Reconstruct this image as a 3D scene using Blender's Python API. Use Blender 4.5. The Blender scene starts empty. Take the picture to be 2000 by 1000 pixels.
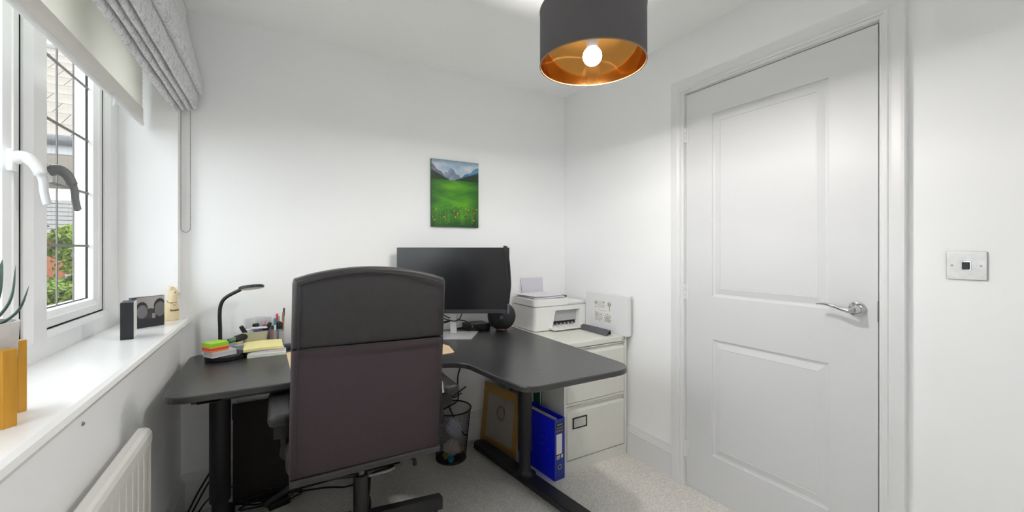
import bpy, bmesh, math, random
from mathutils import Vector, Matrix
random.seed(7)
PI = math.pi
SC = bpy.context.scene
COL = SC.collection

# ------------------------------------------------------------------ camera
cam_d = bpy.data.cameras.new('camera')
cam_d.sensor_width = 36.0
cam_d.lens = 36.0 * 798.0 / 2000.0
cam_d.shift_y = -13.0 / 2000.0
cam_d.clip_start = 0.02
cam = bpy.data.objects.new('camera', cam_d)
COL.objects.link(cam)
cam.location = (0, 0, 1.195)
cam.rotation_euler = (PI / 2, 0, -math.radians(30))
SC.camera = cam

# ------------------------------------------------------------------ sky and exposure
world = bpy.data.worlds.new('overcast_sky')
SC.world = world
world.use_nodes = True
wn = world.node_tree.nodes
wn['Background'].inputs[0].default_value = (0.91, 0.955, 1.0, 1)
wn['Background'].inputs[1].default_value = 3.4
vs = SC.view_settings
vs.view_transform = 'Standard'
vs.look = 'None'
vs.gamma = 1.0
vs.use_curve_mapping = False
vs.exposure = 0.74
SC.cycles.max_bounces = 14
SC.cycles.diffuse_bounces = 12
SC.cycles.glossy_bounces = 6
SC.cycles.transparent_max_bounces = 16
SC.cycles.caustics_reflective = False
SC.cycles.use_light_tree = False
SC.cycles.sample_clamp_indirect = 8.0

# ------------------------------------------------------------------ helpers
def lin(c):
    return tuple(((v / 255) / 12.92 if v / 255 <= 0.04045 else ((v / 255 + 0.055) / 1.055) ** 2.4) for v in c)

MATS = {}
def mat(name, rgb, rough=0.6, metal=0.0, vary=0.0, vscale=20.0, bump=0.0, bscale=200.0, spec=0.5, stretch=None, coat=0.0):
    """procedural surface: sRGB base colour, optional noise variation and fine relief"""
    if name in MATS:
        return MATS[name]
    m = bpy.data.materials.new(name)
    m.use_nodes = True
    nt = m.node_tree
    b = nt.nodes['Principled BSDF']
    c = lin(rgb)
    b.inputs['Base Color'].default_value = (*c, 1)
    b.inputs['Roughness'].default_value = rough
    b.inputs['Metallic'].default_value = metal
    b.inputs['Specular IOR Level'].default_value = spec
    b.inputs['Coat Weight'].default_value = coat
    if vary or bump:
        tc = nt.nodes.new('ShaderNodeTexCoord')
        src = tc.outputs['Object']
        if stretch:
            mp = nt.nodes.new('ShaderNodeMapping')
            mp.inputs['Scale'].default_value = stretch
            nt.links.new(src, mp.inputs[0])
            src = mp.outputs[0]
    if vary:
        n = nt.nodes.new('ShaderNodeTexNoise')
        n.inputs['Scale'].default_value = vscale
        n.inputs['Detail'].default_value = 2
        nt.links.new(src, n.inputs['Vector'])
        r = nt.nodes.new('ShaderNodeValToRGB')
        r.color_ramp.elements[0].position = 0.3
        r.color_ramp.elements[1].position = 0.7
        r.color_ramp.elements[0].color = (*[max(0, x * (1 - vary)) for x in c], 1)
        r.color_ramp.elements[1].color = (*[min(1, x * (1 + vary)) for x in c], 1)
        nt.links.new(n.outputs['Fac'], r.inputs[0])
        nt.links.new(r.outputs[0], b.inputs['Base Color'])
    if bump:
        n2 = nt.nodes.new('ShaderNodeTexNoise')
        n2.inputs['Scale'].default_value = bscale
        n2.inputs['Detail'].default_value = 1
        nt.links.new(src, n2.inputs['Vector'])
        bp = nt.nodes.new('ShaderNodeBump')
        bp.inputs['Strength'].default_value = bump
        bp.inputs['Distance'].default_value = 0.002
        nt.links.new(n2.outputs['Fac'], bp.inputs['Height'])
        nt.links.new(bp.outputs[0], b.inputs['Normal'])
    MATS[name] = m
    return m

def clear_mat(name, tint=(1, 1, 1), gloss=0.06, rough=0.02, body=0.0, bodycol=(0.9, 0.9, 0.9)):
    """thin clear pane: transparent with a faint mirror reflection"""
    if name in MATS:
        return MATS[name]
    m = bpy.data.materials.new(name)
    m.use_nodes = True
    nt = m.node_tree
    for n in list(nt.nodes):
        nt.nodes.remove(n)
    out = nt.nodes.new('ShaderNodeOutputMaterial')
    tr = nt.nodes.new('ShaderNodeBsdfTransparent')
    tr.inputs[0].default_value = (*tint, 1)
    gl = nt.nodes.new('ShaderNodeBsdfGlossy')
    gl.inputs['Roughness'].default_value = rough
    mx = nt.nodes.new('ShaderNodeMixShader')
    mx.inputs[0].default_value = gloss
    nt.links.new(tr.outputs[0], mx.inputs[1])
    nt.links.new(gl.outputs[0], mx.inputs[2])
    last = mx
    if body:
        df = nt.nodes.new('ShaderNodeBsdfDiffuse')
        df.inputs[0].default_value = (*bodycol, 1)
        m2 = nt.nodes.new('ShaderNodeMixShader')
        m2.inputs[0].default_value = body
        nt.links.new(mx.outputs[0], m2.inputs[1])
        nt.links.new(df.outputs[0], m2.inputs[2])
        last = m2
    nt.links.new(last.outputs[0], out.inputs[0])
    MATS[name] = m
    return m

def attr_mat(name, rough=0.5, bump=0.0, bscale=150):
    """flat print: colour from the mesh's own 'print' attribute"""
    if name in MATS:
        return MATS[name]
    m = bpy.data.materials.new(name)
    m.use_nodes = True
    nt = m.node_tree
    b = nt.nodes['Principled BSDF']
    b.inputs['Roughness'].default_value = rough
    a = nt.nodes.new('ShaderNodeAttribute')
    a.attribute_name = 'print'
    nt.links.new(a.outputs['Color'], b.inputs['Base Color'])
    if bump:
        tc = nt.nodes.new('ShaderNodeTexCoord')
        n2 = nt.nodes.new('ShaderNodeTexNoise')
        n2.inputs['Scale'].default_value = bscale
        nt.links.new(tc.outputs['Object'], n2.inputs['Vector'])
        bp = nt.nodes.new('ShaderNodeBump')
        bp.inputs['Strength'].default_value = bump
        bp.inputs['Distance'].default_value = 0.001
        nt.links.new(n2.outputs['Fac'], bp.inputs['Height'])
        nt.links.new(bp.outputs[0], b.inputs['Normal'])
    MATS[name] = m
    return m

def emit_mat(name, rgb, strength):
    m = bpy.data.materials.new(name)
    m.use_nodes = True
    b = m.node_tree.nodes['Principled BSDF']
    b.inputs['Base Color'].default_value = (1, 1, 1, 1)
    b.inputs['Emission Color'].default_value = (*rgb, 1)
    b.inputs['Emission Strength'].default_value = strength
    return m

def tag(o, label, cat, group=None, kind=None):
    o['label'] = label
    o['category'] = cat
    if group:
        o['group'] = group
    if kind:
        o['kind'] = kind
    return o

def thing(name, label, cat, loc=(0, 0, 0), rotz=0.0, group=None):
    o = bpy.data.objects.new(name, None)
    o.empty_display_size = 0.05
    COL.objects.link(o)
    o.location = loc
    o.rotation_euler = (0, 0, rotz)
    o['_mw'] = [v for row in (Matrix.Translation(loc) @ Matrix.Rotation(rotz, 4, 'Z')) for v in row]
    return tag(o, label, cat, group)

def mw(o):
    if '_mw' in o:
        v = o['_mw']
        return Matrix((v[0:4], v[4:8], v[8:12], v[12:16]))
    return Matrix.Identity(4)

def obj(name, bm, m, parent=None, world=True, smooth=False, label=None, origin=None, angle=0.6):
    """links a bmesh as ONE mesh object; coordinates are world metres (world=True) or the parent's own"""
    bmesh.ops.recalc_face_normals(bm, faces=bm.faces)
    M = mw(parent) if parent else Matrix.Identity(4)
    if parent and world:
        bm.transform(M.inverted())
    me = bpy.data.meshes.new(name)
    off = Vector((0, 0, 0))
    if bm.verts:
        xs = [v.co.x for v in bm.verts]; ys = [v.co.y for v in bm.verts]; zs = [v.co.z for v in bm.verts]
        off = Vector(((min(xs) + max(xs)) / 2, (min(ys) + max(ys)) / 2, min(zs)))
        bmesh.ops.translate(bm, verts=bm.verts, vec=-off)
    bm.to_mesh(me)
    bm.free()
    me.materials.append(m)
    if smooth:
        me.polygons.foreach_set('use_smooth', [True] * len(me.polygons))
        try:
            me.set_sharp_from_angle(angle=angle)
        except Exception:
            pass
    o = bpy.data.objects.new(name, me)
    COL.objects.link(o)
    o.location = off
    if parent:
        o.parent = parent
        o['_mw'] = [v for row in (M @ Matrix.Translation(off)) for v in row]
    else:
        o['_mw'] = [v for row in Matrix.Translation(off) for v in row]
    if label:
        o['label'] = label
    return o

def struct(name, bm, m, smooth=False):
    o = obj(name, bm, m, None, smooth=smooth)
    o['kind'] = 'structure'
    return o

def new():
    return bmesh.new()

def merge(bm, tmp, M=None):
    if M is not None:
        tmp.transform(M)
    me = bpy.data.meshes.new('tmp')
    tmp.to_mesh(me)
    tmp.free()
    bm.from_mesh(me)
    bpy.data.meshes.remove(me)
    return bm

def box(bm, x0, x1, y0, y1, z0, z1, bev=0.0, seg=2, M=None):
    t = bmesh.new()
    vs_ = [t.verts.new((x, y, z)) for x in (x0, x1) for y in (y0, y1) for z in (z0, z1)]
    for f in ((0, 1, 3, 2), (4, 6, 7, 5), (0, 4, 5, 1), (2, 3, 7, 6), (0, 2, 6, 4), (1, 5, 7, 3)):
        t.faces.new([vs_[i] for i in f])
    bmesh.ops.recalc_face_normals(t, faces=t.faces)
    if bev:
        bmesh.ops.bevel(t, geom=t.edges[:], offset=bev, segments=seg, affect='EDGES', profile=0.5)
    return merge(bm, t, M)

def B(*a, **k):
    return box(new(), *a, **k)

def cyl(bm, r0, r1, h, n=32, M=None, cap=True):
    """frustum from z=0 (r0) to z=h (r1)"""
    t = bmesh.new()
    bmesh.ops.create_cone(t, cap_ends=cap, segments=n, radius1=r0, radius2=r1, depth=h)
    bmesh.ops.translate(t, verts=t.verts, vec=(0, 0, h / 2))
    return merge(bm, t, M)

def T(x, y, z):
    return Matrix.Translation((x, y, z))

def RX(a): return Matrix.Rotation(a, 4, 'X')
def RY(a): return Matrix.Rotation(a, 4, 'Y')
def RZ(a): return Matrix.Rotation(a, 4, 'Z')

def lathe(bm, prof, n=40, M=None, close=False):
    """profile of (r, z) turned round z"""
    t = bmesh.new()
    rings = []
    for r, z in prof:
        if r < 1e-6:
            rings.append([t.verts.new((0, 0, z))])
        else:
            rings.append([t.verts.new((r * math.cos(2 * PI * i / n), r * math.sin(2 * PI * i / n), z)) for i in range(n)])
    prs = list(zip(rings, rings[1:]))
    if close:
        prs.append((rings[-1], rings[0]))
    for a, b in prs:
        for i in range(n):
            j = (i + 1) % n
            if len(a) == 1 and len(b) == 1:
                continue
            if len(a) == 1:
                t.faces.new((a[0], b[i], b[j]))
            elif len(b) == 1:
                t.faces.new((a[i], b[0], a[j]))
            else:
                t.faces.new((a[i], b[i], b[j], a[j]))
    return merge(bm, t, M)

def catmull(pts, k=8):
    P = [Vector(p) for p in pts]
    P = [P[0] * 2 - P[1]] + P + [P[-1] * 2 - P[-2]]
    out = []
    for i in range(1, len(P) - 2):
        for s in range(k):
            u = s / k
            a, b, c, d = P[i - 1], P[i], P[i + 1], P[i + 2]
            out.append(0.5 * ((2 * b) + (c - a) * u + (2 * a - 5 * b + 4 * c - d) * u * u + (3 * b - a - 3 * c + d) * u ** 3))
    out.append(P[-2])
    return out

def tube(bm, pts, r, n=8, smooth=0, M=None, flat=1.0):
    """round bar along points; r is a number or a list; flat squashes the section"""
    pts = catmull(pts, smooth) if smooth else [Vector(p) for p in pts]
    m = len(pts)
    rs = [r] * m if not isinstance(r, (list, tuple)) else [r[0] + (r[-1] - r[0]) * i / (m - 1) if len(r) == 2 else r[min(len(r) - 1, int(i / (m - 1) * (len(r) - 1) + 0.5))] for i in range(m)]
    t = bmesh.new()
    rings = []
    up = Vector((0, 0, 1))
    for i, p in enumerate(pts):
        d = (pts[min(i + 1, m - 1)] - pts[max(i - 1, 0)])
        if d.length < 1e-9:
            d = Vector((0, 0, 1))
        d.normalize()
        if abs(d.dot(up)) > 0.97:
            up = Vector((1, 0, 0)) if abs(d.x) < 0.9 else Vector((0, 1, 0))
        s = d.cross(up).normalized()
        u = s.cross(d).normalized()
        up = u
        rings.append([t.verts.new(p + (s * math.cos(2 * PI * k / n) + u * math.sin(2 * PI * k / n) * flat) * rs[i]) for k in range(n)])
    for a, b in zip(rings, rings[1:]):
        for k in range(n):
            t.faces.new((a[k], a[(k + 1) % n], b[(k + 1) % n], b[k]))
    t.faces.new(rings[0][::-1])
    t.faces.new(rings[-1])
    return merge(bm, t, M)

def loft(bm, rings, cap0=True, cap1=True, M=None):
    t = bmesh.new()
    R = [[t.verts.new(p) for p in ring] for ring in rings]
    n = len(R[0])
    for a, b in zip(R, R[1:]):
        for k in range(n):
            try:
                t.faces.new((a[k], a[(k + 1) % n], b[(k + 1) % n], b[k]))
            except ValueError:
                pass
    if cap0:
        t.faces.new(R[0][::-1])
    if cap1:
        t.faces.new(R[-1])
    return merge(bm, t, M)

def prism(bm, poly, z0, z1, bev=0.0, M=None, seg=2):
    """polygon in xy extruded from z0 to z1, edges of both faces rounded by bev"""
    rings = []
    if bev:
        steps = [(bev * (1 - math.sin(a)), z0 + bev * (1 - math.cos(a))) for a in [i * PI / 2 / seg for i in range(seg + 1)]]
        steps += [(bev * (1 - math.sin(a)), z1 - bev * (1 - math.cos(a))) for a in [PI / 2 - i * PI / 2 / seg for i in range(seg + 1)]]
    else:
        steps = [(0, z0), (0, z1)]
    for ins, z in steps:
        rings.append([(x, y, z) for x, y in inset(poly, ins)])
    return loft(bm, rings, M=M)

def inset(poly, d):
    if d == 0:
        return poly
    n = len(poly)
    area = sum(poly[i][0] * poly[(i + 1) % n][1] - poly[(i + 1) % n][0] * poly[i][1] for i in range(n))
    sg = 1 if area > 0 else -1
    out = []
    for i in range(n):
        a, b, c = Vector(poly[i - 1]), Vector(poly[i]), Vector(poly[(i + 1) % n])
        e0, e1 = (b - a), (c - b)
        if e0.length < 1e-9 or e1.length < 1e-9:
            out.append(tuple(b)); continue
        n0 = Vector((-e0.y, e0.x)).normalized() * sg
        n1 = Vector((-e1.y, e1.x)).normalized() * sg
        nn = (n0 + n1)
        if nn.length < 1e-6:
            nn = n0
        nn.normalize()
        k = d / max(0.35, nn.dot(n0))
        out.append((b.x + nn.x * k, b.y + nn.y * k))
    return out

def rpoly(pts, k=6):
    """polygon with rounded corners: points (x, y, radius)"""
    out = []
    n = len(pts)
    for i in range(n):
        a, b, c = Vector(pts[i - 1][:2]), Vector(pts[i][:2]), Vector(pts[(i + 1) % n][:2])
        r = pts[i][2]
        if r <= 0:
            out.append(tuple(b)); continue
        u, w = (a - b).normalized(), (c - b).normalized()
        ang = u.angle(w)
        t = min(r / math.tan(ang / 2), (a - b).length * 0.49, (c - b).length * 0.49)
        p0, p1 = b + u * t, b + w * t
        for s in range(k + 1):
            q = s / k
            out.append(tuple((p0 * (1 - q) ** 2) + b * 2 * q * (1 - q) + p1 * q * q))
    return out

def rings_rect(bm, y0, y1, z0, z1, steps, cap=True, axis='x'):
    """nested rectangles in the yz plane: steps of (inset, x)"""
    R = []
    for ins, x in steps:
        R.append([(x, y0 + ins, z0 + ins), (x, y1 - ins, z0 + ins), (x, y1 - ins, z1 - ins), (x, y0 + ins, z1 - ins)])
    return loft(bm, R, cap0=False, cap1=cap)

def paint(name, w, h, nx, ny, fn, m, parent, M, label=None):
    """flat print: a fine grid in local xz (w by h) whose colours come from fn(u, v)"""
    verts, faces, cols = [], [], []
    for j in range(ny + 1):
        for i in range(nx + 1):
            u, v = i / nx, j / ny
            verts.append(tuple(M @ Vector((w * u, 0, h * v))))
            cols.append((*lin(fn(u, v)), 1.0))
    for j in range(ny):
        for i in range(nx):
            a = j * (nx + 1) + i
            faces.append((a, a + 1, a + nx + 2, a + nx + 1))
    bm = new()
    V = [bm.verts.new(v) for v in verts]
    for f in faces:
        bm.faces.new([V[i] for i in f])
    o = obj(name, bm, m, parent, label=label)
    at = o.data.color_attributes.new('print', 'FLOAT_COLOR', 'POINT')
    for i, c in enumerate(cols):
        at.data[i].color = c
    return o

def text_mesh(name, body, size, m, parent, M, depth=0.0006, bold=0.0):
    cu = bpy.data.curves.new(name, 'FONT')
    cu.body = body
    cu.size = size
    cu.align_x = 'CENTER'
    cu.align_y = 'CENTER'
    cu.extrude = depth
    cu.offset = bold
    to = bpy.data.objects.new(name, cu)
    COL.objects.link(to)
    dg = bpy.context.evaluated_depsgraph_get()
    me = bpy.data.meshes.new_from_object(to.evaluated_get(dg))
    bpy.data.objects.remove(to)
    bm = new()
    bm.from_mesh(me)
    bm.transform(M)
    return obj(name, bm, m, parent)

# ------------------------------------------------------------------ palette
M_wall = mat('wall_paint', (248, 249, 250), 0.85, vary=0.006, vscale=3, spec=.2)
M_ceil = mat('ceiling_paint', (251, 252, 252), 0.9, vary=0.005, vscale=3, spec=.2)
M_wood_white = mat('white_satin_paint', (228, 229, 230), 0.38, vary=0.008, vscale=4)
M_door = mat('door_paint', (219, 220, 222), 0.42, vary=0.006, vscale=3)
M_upvc = mat('white_upvc', (236, 237, 238), 0.3, vary=0.005)
M_gasket = mat('black_gasket', (22, 22, 26), 0.6, vary=0.1)
M_lead = mat('grey_glazing_strip', (120, 120, 118), 0.5, vary=0.05)
M_glass = clear_mat('window_glass', (0.98, 0.99, 0.985), 0.04, 0.0)
M_carpet = mat('grey_beige_carpet', (226, 222, 216), 0.95, vary=0.28, vscale=260, bump=1.0, bscale=420, spec=0.1)
M_chrome = mat('polished_chrome', (205, 206, 208), 0.08, 1.0, vary=0.02)
M_steelplate = mat('brushed_steel_plate', (196, 194, 192), 0.42, 1.0, vary=0.08, vscale=40)
M_rad = mat('radiator_enamel', (236, 234, 229), 0.3, vary=0.005)
M_blk = mat('black_powder_coat', (32, 32, 35), 0.45, vary=0.08, vscale=60)
M_blkplastic = mat('black_plastic', (26, 26, 28), 0.4, vary=0.06)
M_cable = mat('black_cable', (20, 20, 22), 0.5, vary=0.05)

# ================================================================== THE ROOM
XL, XR, YB, YF, ZC = -0.375, 1.80, 2.359, -1.15, 2.285
struct('floor', B(XL - .05, XR + .05, YF - .05, YB + .05, -0.06, 0.0), M_carpet)
struct('ceiling', B(XL - .35, XR + .15, YF - .15, YB + .15, ZC, ZC + .08), M_ceil)
struct('wall_back', B(XL - .35, XR + .15, YB, YB + .12, -.06, ZC + .04), M_wall)
struct('wall_front', B(XL - .35, XR + .15, YF - .12, YF, -.06, ZC + .04), M_wall)
# window wall with its opening (y 0.30..2.295, z 0.857..2.12), 0.30 m thick
WY0, WY1, WZ0, WZ1, XO = 0.24, 2.295, 0.857, 2.12, -0.70
bm = new()
box(bm, XO, XL, YF - .12, YB + .12, -.06, WZ0)
box(bm, XO, XL, YF - .12, YB + .12, WZ1, ZC + .04)
box(bm, XO, XL, YF - .12, WY0, WZ0, WZ1)
box(bm, XO, XL, WY1, YB + .12, WZ0, WZ1)
struct('wall_left', bm, M_wall)
# door wall with its opening
DY0, DY1, DZ1 = 0.590, 1.352, 1.974
bm = new()
box(bm, XR, XR + .12, YF - .12, DY0 - .03, -.06, ZC + .04)
box(bm, XR, XR + .12, DY1 + .03, YB + .12, -.06, ZC + .04)
box(bm, XR, XR + .12, DY0 - .03, DY1 + .03, DZ1 + .03, ZC + .04)
struct('wall_right', bm, M_wall)

# baseboards: moulded profile (offset from wall, height)
SKP = [(0, 0), (.018, 0), (.018, .135), (.014, .140), (.014, .146), (.010, .152), (.006, .165), (.004, .172), (0, .172)]
def skirting(name, p0, p1, nrm):
    r0 = [(p0[0] + nrm[0] * d, p0[1] + nrm[1] * d, z) for d, z in SKP]
    r1 = [(p1[0] + nrm[0] * d, p1[1] + nrm[1] * d, z) for d, z in SKP]
    return struct(name, loft(new(), [r0, r1]), M_wood_white)
skirting('baseboard_right', (XR, DY1 + .074), (XR, YB - .018), (-1, 0))
skirting('baseboard_front_right', (XR, YF), (XR, DY0 - .078), (-1, 0))
skirting('baseboard_back', (XL, YB), (XR, YB), (0, -1))
skirting('baseboard_left', (XL, YF), (XL, YB - .018), (1, 0))

# door lining, stops and architrave
bm = new()
for a, b in ((DY0 - .03, DY0 - .004), (DY1 + .003, DY1 + .03)):
    box(bm, XR - .001, XR + .12, a, b, 0, DZ1 + .004)
box(bm, XR - .001, XR + .12, DY0 - .03, DY1 + .03, DZ1 + .004, DZ1 + .03)
box(bm, XR + .042, XR + .07, DY0 - .006, DY0 + .012, 0, DZ1)
box(bm, XR + .042, XR + .07, DY1 - .012, DY1 + .006, 0, DZ1)
box(bm, XR + .042, XR + .07, DY0 - .006, DY1 + .006, DZ1 - .012, DZ1 + .006)
struct('trim_1', bm, M_wood_white)
# architrave: profile (distance from opening, proudness) swept up, across and down with mitres
ARP = [(0, 0), (0, .012), (.006, .014), (.012, .014), (.014, .019), (.022, .019), (.026, .016), (.034, .020), (.058, .023), (.067, .023), (.070, .020), (.070, 0)]
def arch_ring(y, z, sy, sz):
    return [(XR - p, y + sy * d, z + sz * d) for d, p in ARP]
oy0, oy1, oz = DY0 - .008, DY1 + .006, DZ1 + .008
bm = loft(new(), [arch_ring(oy1, 0, 1, 0), arch_ring(oy1, oz, 1, 1), arch_ring(oy0, oz, -1, 1), arch_ring(oy0, 0, -1, 0)])
struct('trim_2', bm, M_wood_white)

# the door: leaf with two raised panels
door = thing('door_1', 'white two-panel door with chrome lever handle', 'door', (XR, (DY0 + DY1) / 2, 0))
door['kind'] = 'structure'
bm = new()
ys = [DY0, .735, 1.211, DY1]
zs = [.008, .212, .766, .970, 1.842, DZ1]
for i in range(3):
    for j in range(5):
        if i == 1 and j in (1, 3):
            continue
        box(bm, XR + .0, XR + .040, ys[i], ys[i + 1], zs[j], zs[j + 1])
bmesh.ops.remove_doubles(bm, verts=bm.verts, dist=1e-5)
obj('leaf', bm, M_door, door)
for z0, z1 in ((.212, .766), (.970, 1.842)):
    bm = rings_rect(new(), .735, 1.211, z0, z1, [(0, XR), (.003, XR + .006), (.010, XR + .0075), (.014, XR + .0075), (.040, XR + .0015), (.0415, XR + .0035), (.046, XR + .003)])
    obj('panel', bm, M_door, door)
for hz in (1.771, .98, .188):
    bm = new()
    for k in range(3):
        cyl(bm, .0065, .0065, .0235, 14, T(XR - .006, DY1 + .001, hz - .0375 + k * .0255))
    box(bm, XR - .0025, XR + .001, DY1 - .016, DY1 + .016, hz - .0375, hz + .0375)
    obj('hinge', bm, M_wood_white, door, smooth=True)
hd = obj('handle', lathe(new(), [(0, .012), (.021, .012), (.0255, .009), (.0265, .003), (.0265, 0), (0, 0)], 40, T(XR - .0, .647, .981) @ RY(-PI / 2)), M_chrome, door, smooth=True, label='chrome lever handle')
bm = new()
lathe(bm, [(0, .03), (.0105, .03), (.012, .02), (.016, .008), (.017, 0)], 24, T(XR - .011, .647, .981) @ RY(-PI / 2))
P = catmull([(XR - .044, .640, .980), (XR - .050, .656, .979), (XR - .051, .676, .982), (XR - .050, .705, .991), (XR - .047, .735, .994), (XR - .043, .757, .991)], 6)
n = len(P)
R = []
for i, p in enumerate(P):
    s = i / (n - 1)
    wz = .0105 * (1 - s) + .0028 * s
    wx = .0085 * (1 - s) + .0065 * s
    R.append([(p.x + wx * math.cos(a), p.y, p.z + wz * math.sin(a)) for a in [2 * PI * k / 14 for k in range(14)]])
loft(bm, R)
obj('lever', bm, M_chrome, hd, smooth=True)
obj('latch', B(XR - .001, XR + .012, DY0 - .0035, DY0 + .001, .945, 1.015), mat('latch_steel', (110, 105, 100), .35, .8, vary=.1), door)

# window sill board with rounded nose
prof = [(-.60, .857), (-.348, .857), (-.338, .862), (-.3335, .872), (-.338, .882), (-.348, .887), (-.60, .887)]
y0, y1 = .18, YB - .001
bm = loft(new(), [[(x, y0, z) for x, z in prof], [(x, y1, z) for x, z in prof]])
struct('trim_3', bm, mat('sill_gloss_paint', (238, 238, 237), .22, vary=.006, vscale=4), smooth=False)

# the window: outer frame, two mullions, three sashes with glazing bars
win = thing('window_1', 'white casement window with grey glazing bars', 'window', (-.60, (WY0 + WY1) / 2, .887))
win['kind'] = 'structure'
XF = -.570
openings = [(.35, .94), (1.02, 1.59), (1.70, 2.184)]
FZ0, FZ1 = .957, 2.05
bm = new()
def fbar(y0, y1, z0, z1, ch, vert=True, sides=(1, 1)):
    """frame bar with a chamfer towards the glass"""
    a, b = (XF - .012 * sides[0], ch * sides[0] + 1e-4), (XF - .012 * sides[1], ch * sides[1] + 1e-4)
    if vert:
        r = [(a[0] - 1e-4, y0), (XF + 6e-4, y0 + a[1]), (XF + 6e-4, y1 - b[1]), (b[0] - 1e-4, y1), (XF - .074, y1), (XF - .074, y0)]
        loft(bm, [[(x, y, z0) for x, y in r], [(x, y, z1) for x, y in r]])
    else:
        r = [(a[0] - 1e-4, z0), (XF, z0 + a[1]), (XF, z1 - b[1]), (b[0] - 1e-4, z1), (XF - .075, z1), (XF - .075, z0)]
        loft(bm, [[(x, y0, z) for x, z in r], [(x, y1, z) for x, z in r]])
fbar(WY0 + .001, .35, FZ0 - .019, FZ1 + .019, .02, True, (0, 1))
fbar(2.184, WY1 - .001, FZ0 - .019, FZ1 + .019, .02, True, (1, 0))
fbar(.94, 1.02, FZ0 - .019, FZ1 + .019, .018)
fbar(1.59, 1.70, FZ0 - .019, FZ1 + .019, .018)
fbar(WY0, WY1, .887, FZ0, .018, False, (0, 1))
fbar(WY0, WY1, FZ1, WZ1, .018, False, (1, 0))
obj('frame', bm, M_upvc, win)
for (a, b) in openings:
    XS = XF - .020
    sash = obj('sash', rings_rect(new(), a + .004, b - .004, FZ0 + .004, FZ1 - .004,
               [(0, XS - .05), (0, XS), (.002, XS + .002), (.026, XS + .002), (.029, XS - .001), (.046, XS - .010), (.050, XS - .020), (.050, XS - .055), (0, XS - .055), (0, XS - .05)], cap=False), M_upvc, win)
    obj('gasket', rings_rect(new(), a, b, FZ0, FZ1, [(.0002, XF - .0172), (.0012, XF - .0172), (.0012, XF - .06)], cap=False), M_gasket, sash)
    g0, g1, h0, h1 = a + .054, b - .054, FZ0 + .054, FZ1 - .054
    obj('glazing_seal', rings_rect(new(), g0 - .001, g1 + .001, h0 - .001, h1 + .001, [(0, XS - .0235), (.004, XS - .0250), (.004, XS - .030)], cap=False), M_gasket, sash)
    obj('pane', B(XS - .030, XS - .026, g0, g1, h0, h1), M_glass, sash)
    for k in range(1, 5):
        z = h0 + (h1 - h0) * k / 5
        obj('glazing_bar', B(XS - .026, XS - .022, g0, g1, z - .004, z + .004), M_lead, sash)
    for k in (1, 2):
        y = g0 + (g1 - g0) * k / 3
        obj('glazing_bar', B(XS - .0255, XS - .0225, y - .0035, y + .0035, h0, h1), M_lead, sash)

def window_handle(y, xs, z, grip, gm):
    h = obj('handle', B(xs - .002, xs + .011, y - .013, y + .013, z - .030, z + .026, .004), M_upvc, win)
    bm = new()
    tube(bm, [(xs + .008, y, z + .004), (xs + .026, y, z + .008), (xs + .043, y + .004, z - .006), (xs + .053, y + .008, z - .032)], [.017, .012], 14, 6)
    obj('neck', bm, M_upvc if gm is None else gm, h, smooth=True)
    bm = new()
    tube(bm, [(xs + .050, y + .007, z - .024), (xs + .057, y + .010, z - .050), (xs + .058, y + .012, z - .078), (xs + .062, y + .015, z - .106), (xs + .064, y + .016, z - .112)], [.0125, .0095, .009, .009, .005], 14, 6)
    obj('grip', bm, grip, h, smooth=True)
M_hgrey = mat('grey_handle', (118, 118, 120), .4, vary=.05)
window_handle(1.545, XF - .020, 1.425, mat('pale_grey_handle', (206, 209, 212), .3, vary=.03), None)
window_handle(1.738, XF - .020, 1.425, M_hgrey, M_hgrey)

# radiator under the sill
rad = thing('radiator', 'white panel radiator fixed under the window sill', 'radiator', (-.34, .95, .09))
RXf, RY0, RY1, RZ0, RZ1 = -.314, .42, 1.535, .11, .687
obj('body', B(-.338, RXf - .010, RY0 + .006, RY1 - .004, RZ0, RZ1 - .03), M_rad, rad)
n = int((RY1 - RY0 - .02) / .05)
for k in range(n):
    ya = RY1 - .012 - (k + 1) * .05
    obj('panel', B(RXf - .012, RXf, ya + .003, ya + .047, RZ0 + .02, RZ1 - .045, .0025, 2), M_rad, rad)
prof = [(-.343, RZ1 - .045), (-.343, RZ1 - .004), (-.338, RZ1), (-.322, RZ1 - .001), (-.314, RZ1 - .006), (-.309, RZ1 - .016), (-.308, RZ1 - .042), (-.312, RZ1 - .046)]
obj('top_cover', loft(new(), [[(x, RY0, z) for x, z in prof], [(x, RY1, z) for x, z in prof]]), M_rad, rad)
obj('side_cover', B(-.342, RXf + .003, RY1 - .004, RY1, RZ0 + .01, RZ1 - .03, .001, 1), M_rad, rad)
obj('bracket', B(-.3745, -.337, .6, .63, .2, .5), M_rad, rad)
obj('bracket', B(-.3745, -.337, 1.3, 1.33, .2, .5), M_rad, rad)
bm = new()
tube(bm, [(-.330, .46, .001), (-.330, .46, .115)], .0075, 12)
obj('pipe', bm, M_rad, rad, smooth=True)

# screw left in the wall above the radiator
sc_ = obj('wall_screw', lathe(new(), [(0, .004), (.003, .0035), (.0045, .001), (.0045, -.001), (0, -.001)], 16, T(XL, 1.271, .805) @ RY(PI / 2)), mat('dull_screw', (150, 146, 140), .5, .6, vary=.1), smooth=True)
tag(sc_, 'small screw head in the wall under the sill', 'screw')

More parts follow.
